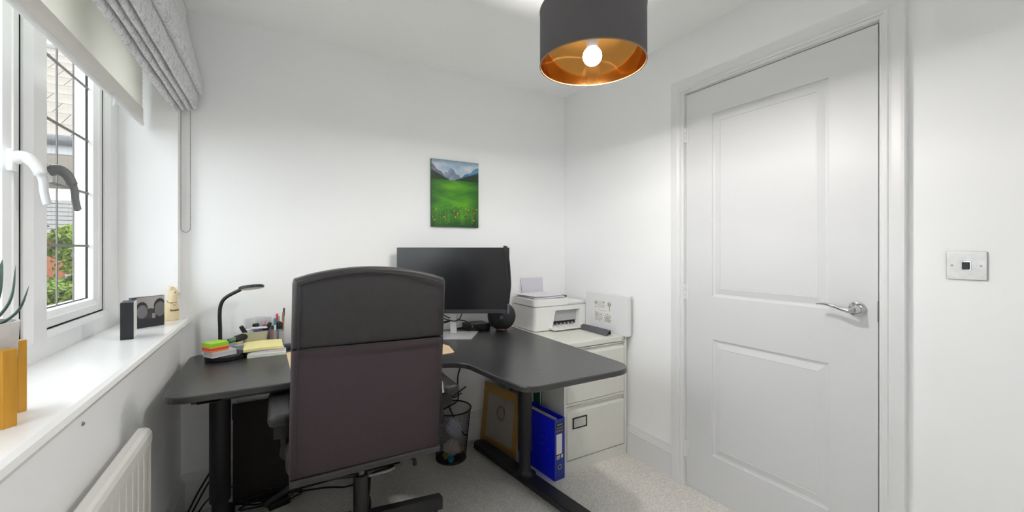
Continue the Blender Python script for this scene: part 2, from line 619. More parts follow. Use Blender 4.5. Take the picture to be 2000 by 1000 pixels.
# light switch
sw = thing('light_switch', 'steel plate light switch with a black rocker beside the door', 'light switch', (XR, .381, 1.103))
bm = prism(new(), rpoly([(-.0425, -.0425, .004), (.0425, -.0425, .004), (.0425, .0425, .004), (-.0425, .0425, .004)], 4), 0, .005, .0015, T(XR, .381, 1.146) @ RY(-PI / 2))
obj('plate', bm, M_steelplate, sw)
rk = obj('surround', B(XR - .0065, XR - .004, .381 - .0105, .381 + .0105, 1.146 - .0145, 1.146 + .0145, .001, 1), M_chrome, sw)
obj('rocker', B(XR - .010, XR - .004, .381 - .008, .381 + .008, 1.146 - .012, 1.146 + .011, .0015, 1, None), M_blkplastic, sw)
for s in (-1, 1):
    obj('screw', lathe(new(), [(0, .0008), (.0026, .0006), (.0034, -.001), (0, -.001)], 16, T(XR - .005, .381 + s * .030, 1.146) @ RY(-PI / 2)), mat('screw_steel', (150, 148, 148), .35, 1, vary=.1), sw, smooth=True)

# roller blind inside the reveal (cloth lets light through)
def cloth_mat(name, rgb, trans):
    m = bpy.data.materials.new(name)
    m.use_nodes = True
    nt = m.node_tree
    for n_ in list(nt.nodes):
        nt.nodes.remove(n_)
    out = nt.nodes.new('ShaderNodeOutputMaterial')
    d = nt.nodes.new('ShaderNodeBsdfDiffuse'); d.inputs[0].default_value = (*lin(rgb), 1)
    t = nt.nodes.new('ShaderNodeBsdfTranslucent'); t.inputs[0].default_value = (*lin(rgb), 1)
    x = nt.nodes.new('ShaderNodeMixShader'); x.inputs[0].default_value = trans
    w = nt.nodes.new('ShaderNodeTexWave'); w.inputs['Scale'].default_value = 220; w.bands_direction = 'Z'
    tc = nt.nodes.new('ShaderNodeTexCoord')
    bp = nt.nodes.new('ShaderNodeBump'); bp.inputs['Strength'].default_value = .12; bp.inputs['Distance'].default_value = .001
    nt.links.new(tc.outputs['Object'], w.inputs['Vector'])
    nt.links.new(w.outputs['Fac'], bp.inputs['Height'])
    nt.links.new(bp.outputs[0], d.inputs['Normal'])
    nt.links.new(d.outputs[0], x.inputs[1]); nt.links.new(t.outputs[0], x.inputs[2]); nt.links.new(x.outputs[0], out.inputs[0])
    return m
M_roller = cloth_mat('cream_roller_cloth', (246, 245, 240), .45)
M_hem = mat('cream_hem', (228, 226, 221), .9, vary=.01)
rb = thing('roller_blind', 'cream roller blind half lowered inside the window reveal', 'blind', (-.487, 1.3, 1.714))
obj('cloth', B(-.4875, -.4865, .27, 2.262, 1.785, 2.075), M_roller, rb)
bm = new()
box(bm, -.491, -.483, .27, 2.262, 1.730, 1.787, .002, 1)
obj('hem', bm, M_hem, rb)
bm = new()
box(bm, -.493, -.481, .268, 2.266, 1.714, 1.732, .004, 2)
obj('bottom_bar', bm, M_upvc, rb, smooth=True)
bm = new()
for k in range(14):
    cyl(bm, .003, .003, .001, 8, T(-.4865, 2.263, 1.79 + k * .0205) @ RY(PI / 2))
obj('edging', bm, M_roller, rb)
bm = new()
cyl(bm, .022, .022, 2.01, 24, T(-.50, .26, 2.085) @ RX(-PI / 2))
obj('roller', bm, M_roller, rb, smooth=True)
obj('headrail', B(-.475, -.470, .25, 2.27, 2.05, 2.12), M_upvc, rb)
bm = new()
tube(bm, [(-.478, 1.86, 1.722), (-.472, 1.868, 1.708), (-.474, 1.876, 1.690), (-.480, 1.884, 1.684), (-.482, 1.892, 1.694), (-.479, 1.894, 1.716)], .0022, 8, 5)
obj('pull_ring', bm, clear_mat('clear_plastic', (.95, .96, .96), .12, .05, .25), rb, smooth=True)

# roman blind gathered above, on the face of the wall
def damask_mat():
    m = bpy.data.materials.new('silver_damask')
    m.use_nodes = True
    nt = m.node_tree
    b = nt.nodes['Principled BSDF']
    b.inputs['Roughness'].default_value = .75
    tc = nt.nodes.new('ShaderNodeTexCoord')
    mp = nt.nodes.new('ShaderNodeMapping'); mp.inputs['Scale'].default_value = (34, 30, 20)
    n1 = nt.nodes.new('ShaderNodeTexNoise'); n1.inputs['Scale'].default_value = 1.2; n1.inputs['Detail'].default_value = 3; n1.inputs['Distortion'].default_value = 3.5
    r = nt.nodes.new('ShaderNodeValToRGB')
    e = r.color_ramp.elements
    e[0].position = .40; e[0].color = (*lin((206, 207, 214)), 1)
    e[1].position = .52; e[1].color = (*lin((246, 246, 246)), 1)
    k = e.new(.60); k.color = (*lin((232, 232, 236)), 1)
    k = e.new(.72); k.color = (*lin((248, 248, 248)), 1)
    nt.links.new(tc.outputs['Object'], mp.inputs[0]); nt.links.new(mp.outputs[0], n1.inputs['Vector'])
    nt.links.new(n1.outputs['Fac'], r.inputs[0]); nt.links.new(r.outputs[0], b.inputs['Base Color'])
    tl_ = nt.nodes.new('ShaderNodeBsdfTranslucent'); mx = nt.nodes.new('ShaderNodeMixShader'); mx.inputs[0].default_value = .12
    nt.links.new(r.outputs[0], tl_.inputs[0]); nt.links.new(b.outputs[0], mx.inputs[1]); nt.links.new(tl_.outputs[0], mx.inputs[2])
    nt.links.new(mx.outputs[0], nt.nodes['Material Output'].inputs[0])
    return m
M_damask = damask_mat()
ro = thing('roman_blind', 'silver grey patterned roman blind drawn up in folds over the window', 'blind', (-.33, 1.3, 1.80))
def blind_sheet(name, prof, th, y0, y1, wob=.004, ph=0.0, mt=None):
    """cloth of cross-section prof (x, z) run along y, gently uneven"""
    P2 = catmull([(x, 0, z) for x, z in prof], 5)
    rings = []
    N = 40
    for s in range(N + 1):
        y = y0 + (y1 - y0) * s / N
        w = wob * math.sin(s * .9 + ph) + wob * .6 * math.sin(s * 2.1 + ph * 2)
        lo, hi = [], []
        for i, p in enumerate(P2):
            d = P2[min(i + 1, len(P2) - 1)] - P2[max(i - 1, 0)]
            d.normalize()
            nx, nz = d.z, -d.x
            f = i / (len(P2) - 1)
            lo.append((p.x + nx * th + w * f * .5, y, p.z + nz * th + w * f))
            hi.append((p.x - nx * th + w * f * .5, y, p.z - nz * th + w * f))
        rings.append(lo + hi[::-1])
    return obj(name, loft(new(), rings), mt or M_damask, ro, smooth=True, angle=1.2)
BY0, BY1 = .14, 2.338
blind_sheet('front_panel', [(-.362, 2.27), (-.350, 2.20), (-.325, 2.08), (-.302, 1.98), (-.292, 1.925), (-.302, 1.908), (-.318, 1.930), (-.335, 2.00), (-.345, 2.06)], .004, BY0, BY1, .0012, .4)
lobes = [(-.320, 1.830, .98, .0075), (-.341, 1.823, .97, .0075), (-.361, 1.815, .96, .0075), (-.384, 1.800, .97, .009)]
for i, (x, z, k, w) in enumerate(lobes):
    blind_sheet('fold', [(x - .010, 2.05), (x + .002 + w * .5, 1.96), (x + w, z + .045), (x + w * .7, z + .010), (x, z), (x - w * .7, z + .010), (x - w * .8, z + .05), (x - .012, 2.03)], .0022, BY0, BY1 - .012 * i, .0012, i * 1.7)
obj('headrail', B(-.375, -.352, BY0, BY1, 2.235, 2.275), M_upvc, ro)
# beaded metal chain of the blind
M_bead = mat('bead_chain_steel', (150, 146, 138), .3, 1, vary=.1)
bm = new()
path = []
for k in range(61):
    path.append((-.371, 2.336, 1.82 - k * .0088))
for k in range(1, 8):
    a = PI + k * PI / 8
    path.append((-.354 + .017 * math.cos(a), 2.336, 1.292 + .020 * math.sin(a)))
for k in range(61):
    path.append((-.337, 2.336, 1.292 + k * .0088))
for p in path:
    t = bmesh.new(); bmesh.ops.create_icosphere(t, subdivisions=1, radius=.0023); merge(bm, t, T(*p))
tube(bm, path, .0007, 4)
obj('pull_chain', bm, M_bead, ro, smooth=True)

# ================================================================== PENDANT LAMP
PX, PY, PZ = .922, 1.056, 1.815
pend = thing('pendant_lamp', 'dark grey drum pendant lamp with gold lining hanging from the ceiling', 'lamp', (PX, PY, PZ))
PR, PH = .176, .182
M_shade = mat('dark_grey_shade_cloth', (92, 90, 93), .85, vary=.06, vscale=300, bump=.15, bscale=500)
M_gold = mat('gold_foil', (206, 146, 74), .09, 1.0, vary=.06, vscale=15, bump=.03, bscale=18)
sh = obj('lamp_shade', lathe(new(), [(PR, 0), (PR, PH), (PR - .0015, PH), (PR - .0015, 0)], 72, T(PX, PY, PZ), close=True), M_shade, pend, smooth=True)
obj('lining', lathe(new(), [(PR - .0017, .002), (PR - .0017, PH - .002), (PR - .0022, PH - .002), (PR - .0022, .002)], 72, T(PX, PY, PZ), close=True), M_gold, sh, smooth=True)
for z in (0.001, PH - .001):
    obj('rim', lathe(new(), [(PR + .0012, z - .0015), (PR + .0012, z + .0015), (PR - .003, z + .0015), (PR - .003, z - .0015)], 72, T(PX, PY, PZ), close=True), mat('brass_rim', (150, 122, 84), .4, .6, vary=.05), sh, smooth=True)
bm = new()
for k in range(3):
    a = k * 2 * PI / 3 + .4
    tube(bm, [(PX + .02 * math.cos(a), PY + .02 * math.sin(a), PZ + PH - .012), (PX + PR * math.cos(a), PY + PR * math.sin(a), PZ + PH - .006)], .0018, 8)
lathe(bm, [(.024, .165), (.024, .171), (.019, .171), (.019, .165)], 24, T(PX, PY, PZ), close=True)
obj('spider', bm, M_upvc, sh)
obj('lamp_holder', lathe(new(), [(0, .215), (.012, .215), (.017, .19), (.021, .17), (.021, .135), (.018, .12), (.018, .10), (0, .10)], 28, T(PX, PY, PZ - .02)), M_upvc, pend, smooth=True)
bz = PZ + .030
bulb = obj('bulb', lathe(new(), [(0, -.032), (.0083, -.0309), (.016, -.0277), (.0226, -.0226), (.0277, -.016), (.0309, -.0083), (.032, 0), (.0309, .0083), (.0277, .016), (.0226, .0226), (.018, .0265), (0, .0265)], 40, T(PX, PY, bz)), emit_mat('bulb_glow', (1.0, .955, .91), 3.0), pend, smooth=True, label='glowing white globe bulb')
obj('bulb_collar', lathe(new(), [(0, .027), (.018, .027), (.0195, .04), (.0195, .062), (0, .062)], 28, T(PX, PY, bz)), M_upvc, pend, smooth=True)
pl_d = bpy.data.lights.new('bulb_light', 'POINT')
pl_d.energy = 110.0
pl_d.color = (1.0, .955, .91)
pl_d.shadow_soft_size = .0345
pl_o = bpy.data.objects.new('bulb_light', pl_d)
COL.objects.link(pl_o)
pl_o.parent = pend
pl_o.location = (0, 0, bz - PZ)
bm = new()
tube(bm, [(PX, PY, PZ + .19), (PX, PY, ZC - .02)], .0035, 8)
obj('cord', bm, M_upvc, pend)
obj('ceiling_rose', lathe(new(), [(0, 0), (.012, 0), (.035, .008), (.04, .02), (.04, .031), (0, .031)], 32, T(PX, PY, ZC - .03)), M_upvc, pend, smooth=True)

# ================================================================== DESK
M_ash = mat('black_stained_ash', (48, 47, 49), .30, vary=.22, vscale=9, bump=.35, bscale=14, stretch=(1, 14, 14), spec=.8)
DZ = .71
desk = thing('corner_desk', 'black corner desk with curved inner edge standing against the back wall', 'desk', (.5, 2.0, 0))
outline = rpoly([(-.338, 2.345, .05), (-.325, 1.693, .085), (.55, 1.693, .14), (.70, 1.62, .10), (.752, 1.205, .085), (1.287, 1.200, .11), (1.293, 2.345, .03)], 8)
obj('desk_top', prism(new(), outline, DZ - .023, DZ, .004), M_ash, desk)
bm = new()
box(bm, -.25, .62, 1.74, 1.79, .668, .688)
box(bm, -.25, 1.2, 2.22, 2.27, .660, .688)
box(bm, -.235, -.165, 1.74, 2.27, .665, .688)
box(bm, .80, 1.22, 1.27, 1.32, .668, .688)
box(bm, 1.075, 1.145, 1.30, 2.27, .665, .688)
obj('frame', bm, M_blk, desk)
def desk_leg(x, y):
    lg = obj('leg', lathe(new(), [(0, .688), (.044, .688), (.044, .680), (.037, .676), (.037, .165), (.0355, .162), (0, .162)], 36, T(x, y, 0)), M_blk, desk, smooth=True)
    obj('inner_tube', lathe(new(), [(0, .17), (.029, .17), (.029, .075), (.033, .058), (.045, .046), (.058, .041), (0, .041)], 36, T(x, y, 0)), M_blk, lg, smooth=True)
    return lg
desk_leg(-.20, 2.06)
desk_leg(1.11, 1.79)
def desk_foot(x, y, ang, l0, l1):
    M = T(x, y, 0) @ RZ(ang)
    p = rpoly([(-.040, -l0, .014), (.040, -l0, .014), (.040, l1, .04), (-.040, l1, .04)], 5)
    obj('foot', prism(new(), p, .012, .044, .006, M), M_blk, desk)
    for yy in (-l0 + .05, l1 - .05):
        obj('glide', lathe(new(), [(0, 0), (.014, 0), (.014, .014), (0, .014)], 20, M @ T(0, yy, 0)), M_blkplastic, desk)
desk_foot(1.11, 1.79, math.radians(7), .43, .46)
desk_foot(-.20, 2.06, 0, .30, .20)
obj('cable_tray', B(.15, .75, 2.12, 2.20, .61, .66, .004, 1), M_blk, desk)

# ================================================================== OFFICE CHAIR
M_leather = mat('black_leather', (46, 44, 45), .42, vary=.07, vscale=40, bump=.55, bscale=420)
M_cfab = mat('dark_brown_fabric', (66, 57, 60), .9, vary=.10, vscale=500, bump=.35, bscale=700, spec=.25)
M_seam = mat('seam_cord', (30, 29, 30), .6, vary=.1)
chair = thing('office_chair', 'high-backed black office chair with leather top and fabric back panel', 'chair', (.28, 1.637, 0))
def back_outline(zlo, zhi, top=False):
    """closed outline (x, z) of the back between two heights; the sides lean a little"""
    def xl(z): return .033 + (z - .50) * .018
    def xr(z): return .501 + (z - .50) * .042
    pts = [(xl(zlo), zlo), (xr(zlo), zlo - .006)]
    if not top:
        pts += [(xr(zhi), zhi - .012), (xl(zhi), zhi)]
    else:
        pts += [(xr(1.04), 1.04), (xr(1.075), 1.078), (xr(1.09) - .006, 1.093)]
        N = 14
        for k in range(1, N):
            s = k / N
            x = xr(1.09) - .010 + (xl(1.10) + .012 - xr(1.09) + .010) * s
            pts.append((x, 1.096 + .012 * s * 1.0 + .036 * (1 - (2 * s - 1) ** 2)))
        pts += [(xl(1.10) + .004, 1.104), (xl(1.08), 1.088), (xl(1.04), 1.045)]
    return pts
def pad(name, ol, y0, th, rnd, m, parent):
    cx = sum(p[0] for p in ol) / len(ol)
    rings = []
    steps = []
    for k in range(4):
        a = k / 3 * PI / 2
        steps.append((rnd * (1 - math.sin(a)), y0 + rnd * (1 - math.cos(a))))
    for k in range(4):
        a = PI / 2 - k / 3 * PI / 2
        steps.append((rnd * 1.6 * (1 - math.sin(a)), y0 + th - rnd * 1.6 * (1 - math.cos(a))))
    for ins, y in steps:
        rings.append([(x, y + .03 * ((x - .27) / .24) ** 2 * 0.25, z) for x, z in inset(ol, ins)])
    return obj(name, loft(new(), rings), m, parent, smooth=True)
BYc = 1.372
pad('backrest', back_outline(.503, .893), BYc, .085, .010, M_cfab, chair)
up = pad('backrest_top', back_outline(.893, 0, True), BYc - .001, .09, .012, M_leather, chair)
pad('lumbar_cushion', [(.07, .55), (.47, .55), (.48, .86), (.07, .86)], BYc + .07, .06, .025, M_leather, chair)
bm = new()
tube(bm, [(.052, BYc - .001, .895), (.27, BYc - .003, .890), (.511, BYc - .001, .884)], .0022, 6, 4)
tube(bm, [(.058, BYc - .002, 1.088), (.16, BYc - .002, 1.112), (.27, BYc - .003, 1.121), (.40, BYc - .003, 1.106), (.515, BYc - .002, 1.076)], .0020, 6, 5)
tube(bm, [(.062, BYc - .002, 1.09), (.056, BYc - .002, .89), (.050, BYc - .002, .52)], .0018, 6)
tube(bm, [(.511, BYc - .002, 1.07), (.507, BYc - .002, .89), (.492, BYc - .002, .51)], .0018, 6)
obj('seam', bm, M_seam, chair)
obj('bottom_trim', B(.034, .502, BYc - .002, BYc + .08, .484, .504, .005, 2), M_leather, chair)
bm = new()
tube(bm, [(.507, BYc + .010, .70), (.503, BYc + .008, .60), (.499, BYc + .006, .53)], .0035, 8)
zp = obj('zip', bm, mat('dark_zip', (40, 40, 44), .35, .6, vary=.1), chair)
bm = new()
tube(bm, [(.511, BYc + .004, .728), (.509, BYc - .001, .700)], .0025, 6)
box(bm, .506, .513, BYc - .004, BYc, .690, .702)
obj('zip_pull', bm, M_chrome, zp)
# seat and mechanism
bm = new()
box(bm, .025, .525, 1.44, 1.93, .475, .548, .03, 4)
obj('seat', bm, M_leather, chair, smooth=True)
obj('seat_pan', B(.06, .49, 1.50, 1.90, .462, .480, .006, 2), M_blkplastic, chair)
obj('tilt_mechanism', B(.20, .36, 1.57, 1.78, .432, .464, .008, 2), M_blkplastic, chair)
bm = new()
box(bm, .24, .32, 1.40, 1.60, .484, .500, .004, 2)
box(bm, .24, .32, 1.400, 1.425, .484, .56, .004, 2)
obj('back_bracket', bm, M_blkplastic, chair)
# two arms: padded rest, bracket and upright
for s, x in ((-1, .012), (1, .597)):
    poly = rpoly([(x - .034, 1.50, .026), (x + .034, 1.50, .026), (x + .036, 1.80, .03), (x - .036, 1.80, .03)], 6)
    ar = obj('armrest', prism(new(), poly, .622, .662, .014, seg=3), M_leather, chair, smooth=True)
    bm = new()
    tube(bm, [(px, py, .642) for px, py in inset(poly, -.001)] + [(*inset(poly, -.001)[0], .642)], .0016, 5)
    obj('piping', bm, M_seam, ar)
    xb = x - s * .002
    prof = [(1.545, .622), (1.78, .622), (1.74, .56), (1.66, .50), (1.64, .44), (1.56, .44), (1.545, .56)]
    prof = [(1.535, .624), (1.76, .624), (1.745, .575), (1.56, .565)]
    bm = new()
    loft(bm, [[(xb - .022, y, z) for y, z in prof], [(xb + .022, y, z) for y, z in prof]])
    obj('arm_bracket', bm, M_blkplastic, chair)
    xo = x - s * .0
    xi = .035 if s < 0 else .515
    bm = new()
    tube(bm, [(xb - s * .012, 1.60, .62), (xb - s * .014, 1.60, .52), (xb - s * .016, 1.61, .485), (xi - s * .05, 1.62, .470)], .016, 10, 5, flat=1.0)
    obj('arm_upright', bm, M_blkplastic, chair, smooth=True)
# lever that leaves the hub to the left, and the small tilt lever on the right
bm = new()
tube(bm, [(.27, 1.645, .335), (.18, 1.67, .337), (.085, 1.70, .335), (.06, 1.72, .322), (-.035, 1.83, .215)], .0095, 10, 4)
obj('adjustment_lever', bm, M_blkplastic, chair, smooth=True)
bm = new()
tube(bm, [(.35, 1.62, .445), (.43, 1.59, .42), (.455, 1.58, .40)], .006, 8)
tube(bm, [(.44, 1.58, .395), (.465, 1.575, .375), (.47, 1.572, .355)], [.010, .016], 10, 4, flat=.5)
obj('tilt_lever', bm, M_blkplastic, chair, smooth=True)
obj('gas_lift', lathe(new(), [(0, .44), (.014, .44), (.014, .33), (0, .33)], 24, T(.28, 1.637, 0)), mat('lift_steel', (110, 108, 106), .3, 1, vary=.05), chair, smooth=True)
obj('column', lathe(new(), [(0, .338), (.024, .338), (.0275, .332), (.0275, .13), (.038, .12), (.038, .08), (0, .08)], 28, T(.28, 1.637, 0)), M_blkplastic, chair, smooth=True)
for k in range(5):
    a = math.radians(4 + 72 * k)
    M = T(.28, 1.637, 0) @ RZ(a)
    prof = [(.02, .115), (.02, .178), (.05, .182), (.325, .150), (.33, .148), (.33, .098), (.30, .10)]
    bm = new()
    loft(bm, [[(x, -.0195 + .006 * x, z) for x, z in prof], [(x, .0195 - .006 * x, z) for x, z in prof]], M=M)
    st = obj('star_arm', bm, M_blk, chair)
    cs = obj('caster', lathe(new(), [(0, .10), (.009, .10), (.009, .045), (0, .045)], 16, M @ T(.305, 0, 0)), M_blkplastic, chair)
    for w in (-1, 1):
        obj('wheel', lathe(new(), [(0, .006), (.016, .007), (.024, .004), (.0255, 0), (.024, -.004), (.016, -.007), (0, -.006)], 28, M @ T(.318, w * .013, .0255) @ RX(PI / 2)), M_blkplastic, cs, smooth=True)
    bm = new()
    for q in range(9):
        pass
    lathe(bm, [(.030, -.017), (.030, .017), (.026, .017), (.026, -.017)], 24, M @ T(.318, 0, .0255 + .006) @ RX(PI / 2), close=True)
    bmesh.ops.delete(bm, geom=[v for v in bm.verts if v.co.z < .030], context='VERTS')
    obj('hood', bm, M_blkplastic, cs)

# ================================================================== FILING CABINET
M_cab = mat('grey_cabinet_enamel', (222, 222, 214), .42, vary=.015, vscale=20, bump=.08, bscale=300)
M_gap = mat('cabinet_shadow_gap', (70, 68, 64), .7, vary=.05)
CX0, CX1, CY0, CY1, CZ1 = 1.322, 1.777, 1.737, 2.335, .692
cab = thing('filing_cabinet', 'grey steel two-drawer filing cabinet beside the desk', 'filing cabinet', ((CX0 + CX1) / 2, (CY0 + CY1) / 2, 0))
bm = new()
box(bm, CX0, CX0 + .016, CY0, CY1, 0, CZ1 - .028)
box(bm, CX1 - .016, CX1, CY0, CY1, 0, CZ1 - .028)
box(bm, CX0 + .001, CX1 - .001, CY0 + .025, CY1, .002, CZ1 - .03)
box(bm, CX0 + .001, CX1 - .001, CY0 + .001, CY0 + .03, .0, .060)
box(bm, CX0 + .001, CX1 - .001, CY0 + .004, CY0 + .03, .353, .366)
obj('body', bm, M_cab, cab)
obj('top', B(CX0, CX1, CY0 - .002, CY1, CZ1 - .030, CZ1, .004, 2), M_cab, cab)
for z0, z1 in ((.0660, .350), (.3700, .658)):
    prof = [(CY0 + .001, z0), (CY0 + .001, z1 - .036), (CY0 + .004, z1 - .030), (CY0 + .019, z1 - .010), (CY0 + .019, z1 - .006), (CY0 + .001, z1 - .003), (CY0 + .001, z1), (CY0 + .024, z1), (CY0 + .024, z0)]
    dr = obj('drawer', loft(new(), [[(CX0 + .020, y, z) for y, z in prof], [(CX1 - .020, y, z) for y, z in prof]]), M_cab, cab)
    if z0 < .1:
        o = 1.428; zc = .258
        bm = new()
        for a, b, c, d in ((o - .049, o + .049, zc + .024, zc + .030), (o - .049, o + .049, zc - .030, zc - .024), (o - .049, o - .042, zc - .03, zc + .03), (o + .042, o + .049, zc - .03, zc + .03)):
            box(bm, a, b, CY0 - .003, CY0 + .002, c, d)
        obj('label_holder', bm, M_blkplastic, dr)
        obj('label_card', B(o - .043, o + .043, CY0 - .0008, CY0 + .002, zc - .025, zc + .025), mat('grey_card', (196, 196, 190), .7, vary=.01), dr)
lk = obj('lock', lathe(new(), [(0, .006), (.0085, .006), (.0105, .003), (.0105, 0), (0, 0)], 24, T(1.751, CY0 - .002, .678) @ RX(PI / 2)), M_chrome, cab, smooth=True, label='small chrome lock')
obj('keyhole', B(1.7505, 1.7525, CY0 - .0095, CY0 - .007, .673, .683), M_blkplastic, lk)
TOPZ = CZ1

# printer on the cabinet
M_prn = mat('white_printer_plastic', (236, 236, 234), .45, vary=.01, vscale=10)
M_prn2 = mat('printer_inner_grey', (176, 178, 180), .5, vary=.03)
prn = thing('printer', 'white all-in-one printer on top of the filing cabinet', 'printer', (1.55, 2.2, TOPZ))
QX0, QX1, QY0, QY1 = 1.347, 1.750, 2.062, 2.325
pol = rpoly([(QX0, QY0, .03), (QX1, QY0, .012), (QX1, QY1, .012), (QX0, QY1, .02)], 6)
bm = new()
# body with output opening: base, back, two cheeks and a bridge above the opening
z0 = TOPZ + .004
zs_ = .842
ox0, ox1 = 1.475, 1.700
lp = rpoly([(QX0, QY0, .03), (ox0, QY0, 0), (ox0 - .02, QY1, 0), (QX0, QY1, .02)], 6)
body = prism(bm, lp, z0, zs_, .003)
box(bm, ox1, QX1, QY0 + .004, QY1, z0, zs_, .004, 2)
box(bm, ox0 - .03, ox1 + .02, QY0 + .09, QY1, z0, zs_)
box(bm, ox0 - .02, ox1 + .02, QY0 + .002, QY0 + .1, .814, zs_)
box(bm, ox0 - .02, ox1 + .02, QY0 + .004, QY0 + .1, z0, TOPZ + .018)
obj('body', bm, M_prn, prn)
bm = new()
# slanted cheeks of the mouth
loft(bm, [[(ox0, QY0, z0), (ox0 + .004, QY0 + .09, z0), (ox0 + .03, QY0 + .09, .816), (ox0 + .028, QY0 - .0005, .816)], [(ox0 - .01, QY0, z0), (ox0 - .01, QY0 + .09, z0), (ox0 - .01, QY0 + .09, .816), (ox0 - .01, QY0 - .0005, .816)]])
obj('mouth_cheek', bm, M_prn, prn)
bm = new()
loft(bm, [[(ox1 - .018, QY0 + .002, z0 + .01), (ox1 - .018, QY0 + .09, z0 + .01), (ox1 - .004, QY0 + .09, .816), (ox1 - .004, QY0 + .002, .816)], [(ox1 + .004, QY0 + .002, z0), (ox1 + .004, QY0 + .09, z0), (ox1 + .004, QY0 + .09, .816), (ox1 + .004, QY0 + .002, .816)]])
obj('mouth_cheek', bm, M_prn, prn)
obj('mouth_flap', B(ox0 + .02, ox1 - .006, QY0 + .030, QY0 + .036, .742, .814, .001, 1), M_prn2, prn)
bm = new()
box(bm, ox0 + .012, ox1 - .02, QY0 + .034, QY0 + .06, .722, .742)
obj('feed_slot', bm, M_blkplastic, prn)
for k in range(6):
    obj('feed_roller', B(ox0 + .025 + k * .030, ox0 + .034 + k * .030, QY0 + .026, QY0 + .036, .720, .7285), M_prn2, prn)
bm = new()
loft(bm, [[(ox0 - .02, QY0 - .052, TOPZ + .010), (ox0 - .02, QY0 + .06, TOPZ + .022), (ox0 - .02, QY0 + .06, TOPZ + .027), (ox0 - .02, QY0 - .052, TOPZ + .015)],
          [(QX1 + .0, QY0 - .052, TOPZ + .010), (QX1 - .03, QY0 + .06, TOPZ + .022), (QX1 - .03, QY0 + .06, TOPZ + .027), (QX1 + .0, QY0 - .052, TOPZ + .015)]])
tr = obj('output_tray', bm, M_prn, prn)
for k in range(5):
    bm = new()
    xx = ox0 + .02 + k * .048
    loft(bm, [[(xx, QY0 - .050, TOPZ + .0145), (xx, QY0 + .03, TOPZ + .0235), (xx, QY0 + .03, TOPZ + .026), (xx, QY0 - .050, TOPZ + .017)],
              [(xx + .006, QY0 - .050, TOPZ + .0145), (xx + .006, QY0 + .03, TOPZ + .0235), (xx + .006, QY0 + .03, TOPZ + .026), (xx + .006, QY0 - .050, TOPZ + .017)]])
    obj('tray_rib', bm, M_prn, tr)
bm = prism(new(), rpoly([(QX0 - .004, QY0 - .004, .032), (1.600, QY0 - .004, .006), (1.600, QY1, .006), (QX0 - .004, QY1, .02)], 6), .8445, .888, .004)
obj('scanner_lid', bm, M_prn, prn)
obj('paper_deck', B(1.602, QX1, QY0 + .02, QY1, .843, .862, .004, 2), M_prn, prn)
obj('control_lip', B(1.604, QX1 - .003, QY0 + .0, QY0 + .022, .8415, .848, .002, 1), M_prn2, prn)
obj('rear_feed', B(1.42, 1.66, QY1, QY1 + .020, .80, .885, .002, 1), M_prn, prn)
for a, b in ((QX0 + .03, QY0 + .03), (QX1 - .03, QY0 + .03), (QX0 + .03, QY1 - .03), (QX1 - .03, QY1 - .03)):
    obj('foot', lathe(new(), [(0, 0), (.01, 0), (.01, .006), (0, .006)], 14, T(a, b, TOPZ)), M_blkplastic, prn)
M_paper = mat('white_paper', (228, 226, 230), .8, vary=.012, vscale=8)
M_paper2 = mat('lilac_white_paper', (214, 212, 222), .8, vary=.012, vscale=8)
# sheet standing in the feed, and the loose papers on the lid
bm = new()
R = []
for s in range(7):
    f = s / 6
    R.append([(1.435 - .012 * f, 2.338 + .012 * f, .87 + .130 * f), (1.600 - .0 * f, 2.338 + .012 * f, .87 + .132 * f), (1.600, 2.3395 + .012 * f, .87 + .132 * f), (1.435 - .012 * f, 2.3395 + .012 * f, .87 + .130 * f)])
o = obj('paper_sheet', loft(new(), R), M_paper2)
tag(o, 'white sheet standing upright in the feed at the back of the printer', 'paper')
def sheet(name, x0, x1, y0, y1, z, th, rot, m, curl=0.0, cx=None, skew=0.0):
    """a slightly curled stack of sheets"""
    cx = cx or ((x0 + x1) / 2, (y0 + y1) / 2)
    M = T(cx[0], cx[1], z) @ RZ(rot)
    N = 8
    R = []
    for s in range(N + 1):
        f = s / N
        x = x0 - cx[0] + (x1 - x0) * f
        dz = curl * (2 * f - 1) ** 2
        R.append([(x, y0 - cx[1], dz), (x, y1 - cx[1], dz + skew), (x, y1 - cx[1], dz + th + skew), (x, y0 - cx[1], dz + th)])
    return obj(name, loft(new(), R, M=M), m)
zt = .8885
tag(sheet('paper_sheet', 1.350, 1.600, 2.085, 2.30, zt, .004, .05, M_paper, .0), 'bottom layer of white papers lying on the printer lid', 'paper')
tag(sheet('paper_sheet', 1.355, 1.585, 2.075, 2.295, zt + .0045, .005, -.05, M_paper2, .004), 'middle layer of curling white papers on the printer lid', 'paper')
tag(sheet('paper_sheet', 1.348, 1.575, 2.085, 2.31, zt + .014, .002, .12, M_paper, .003), 'top white sheet lying skewed on the printer papers', 'paper')
bm = loft(new(), [[(1.598, 2.085, .890), (1.598, 2.20, .890), (1.598, 2.20, .902), (1.598, 2.085, .904)], [(1.640, 2.125, .893), (1.640, 2.17, .893), (1.640, 2.17, .8945), (1.640, 2.125, .8945)]])
tag(obj('folded_leaflet', bm, mat('navy_leaflet', (52, 48, 84), .6, vary=.05)), 'dark navy folded leaflet sticking out of the papers on the printer', 'leaflet')

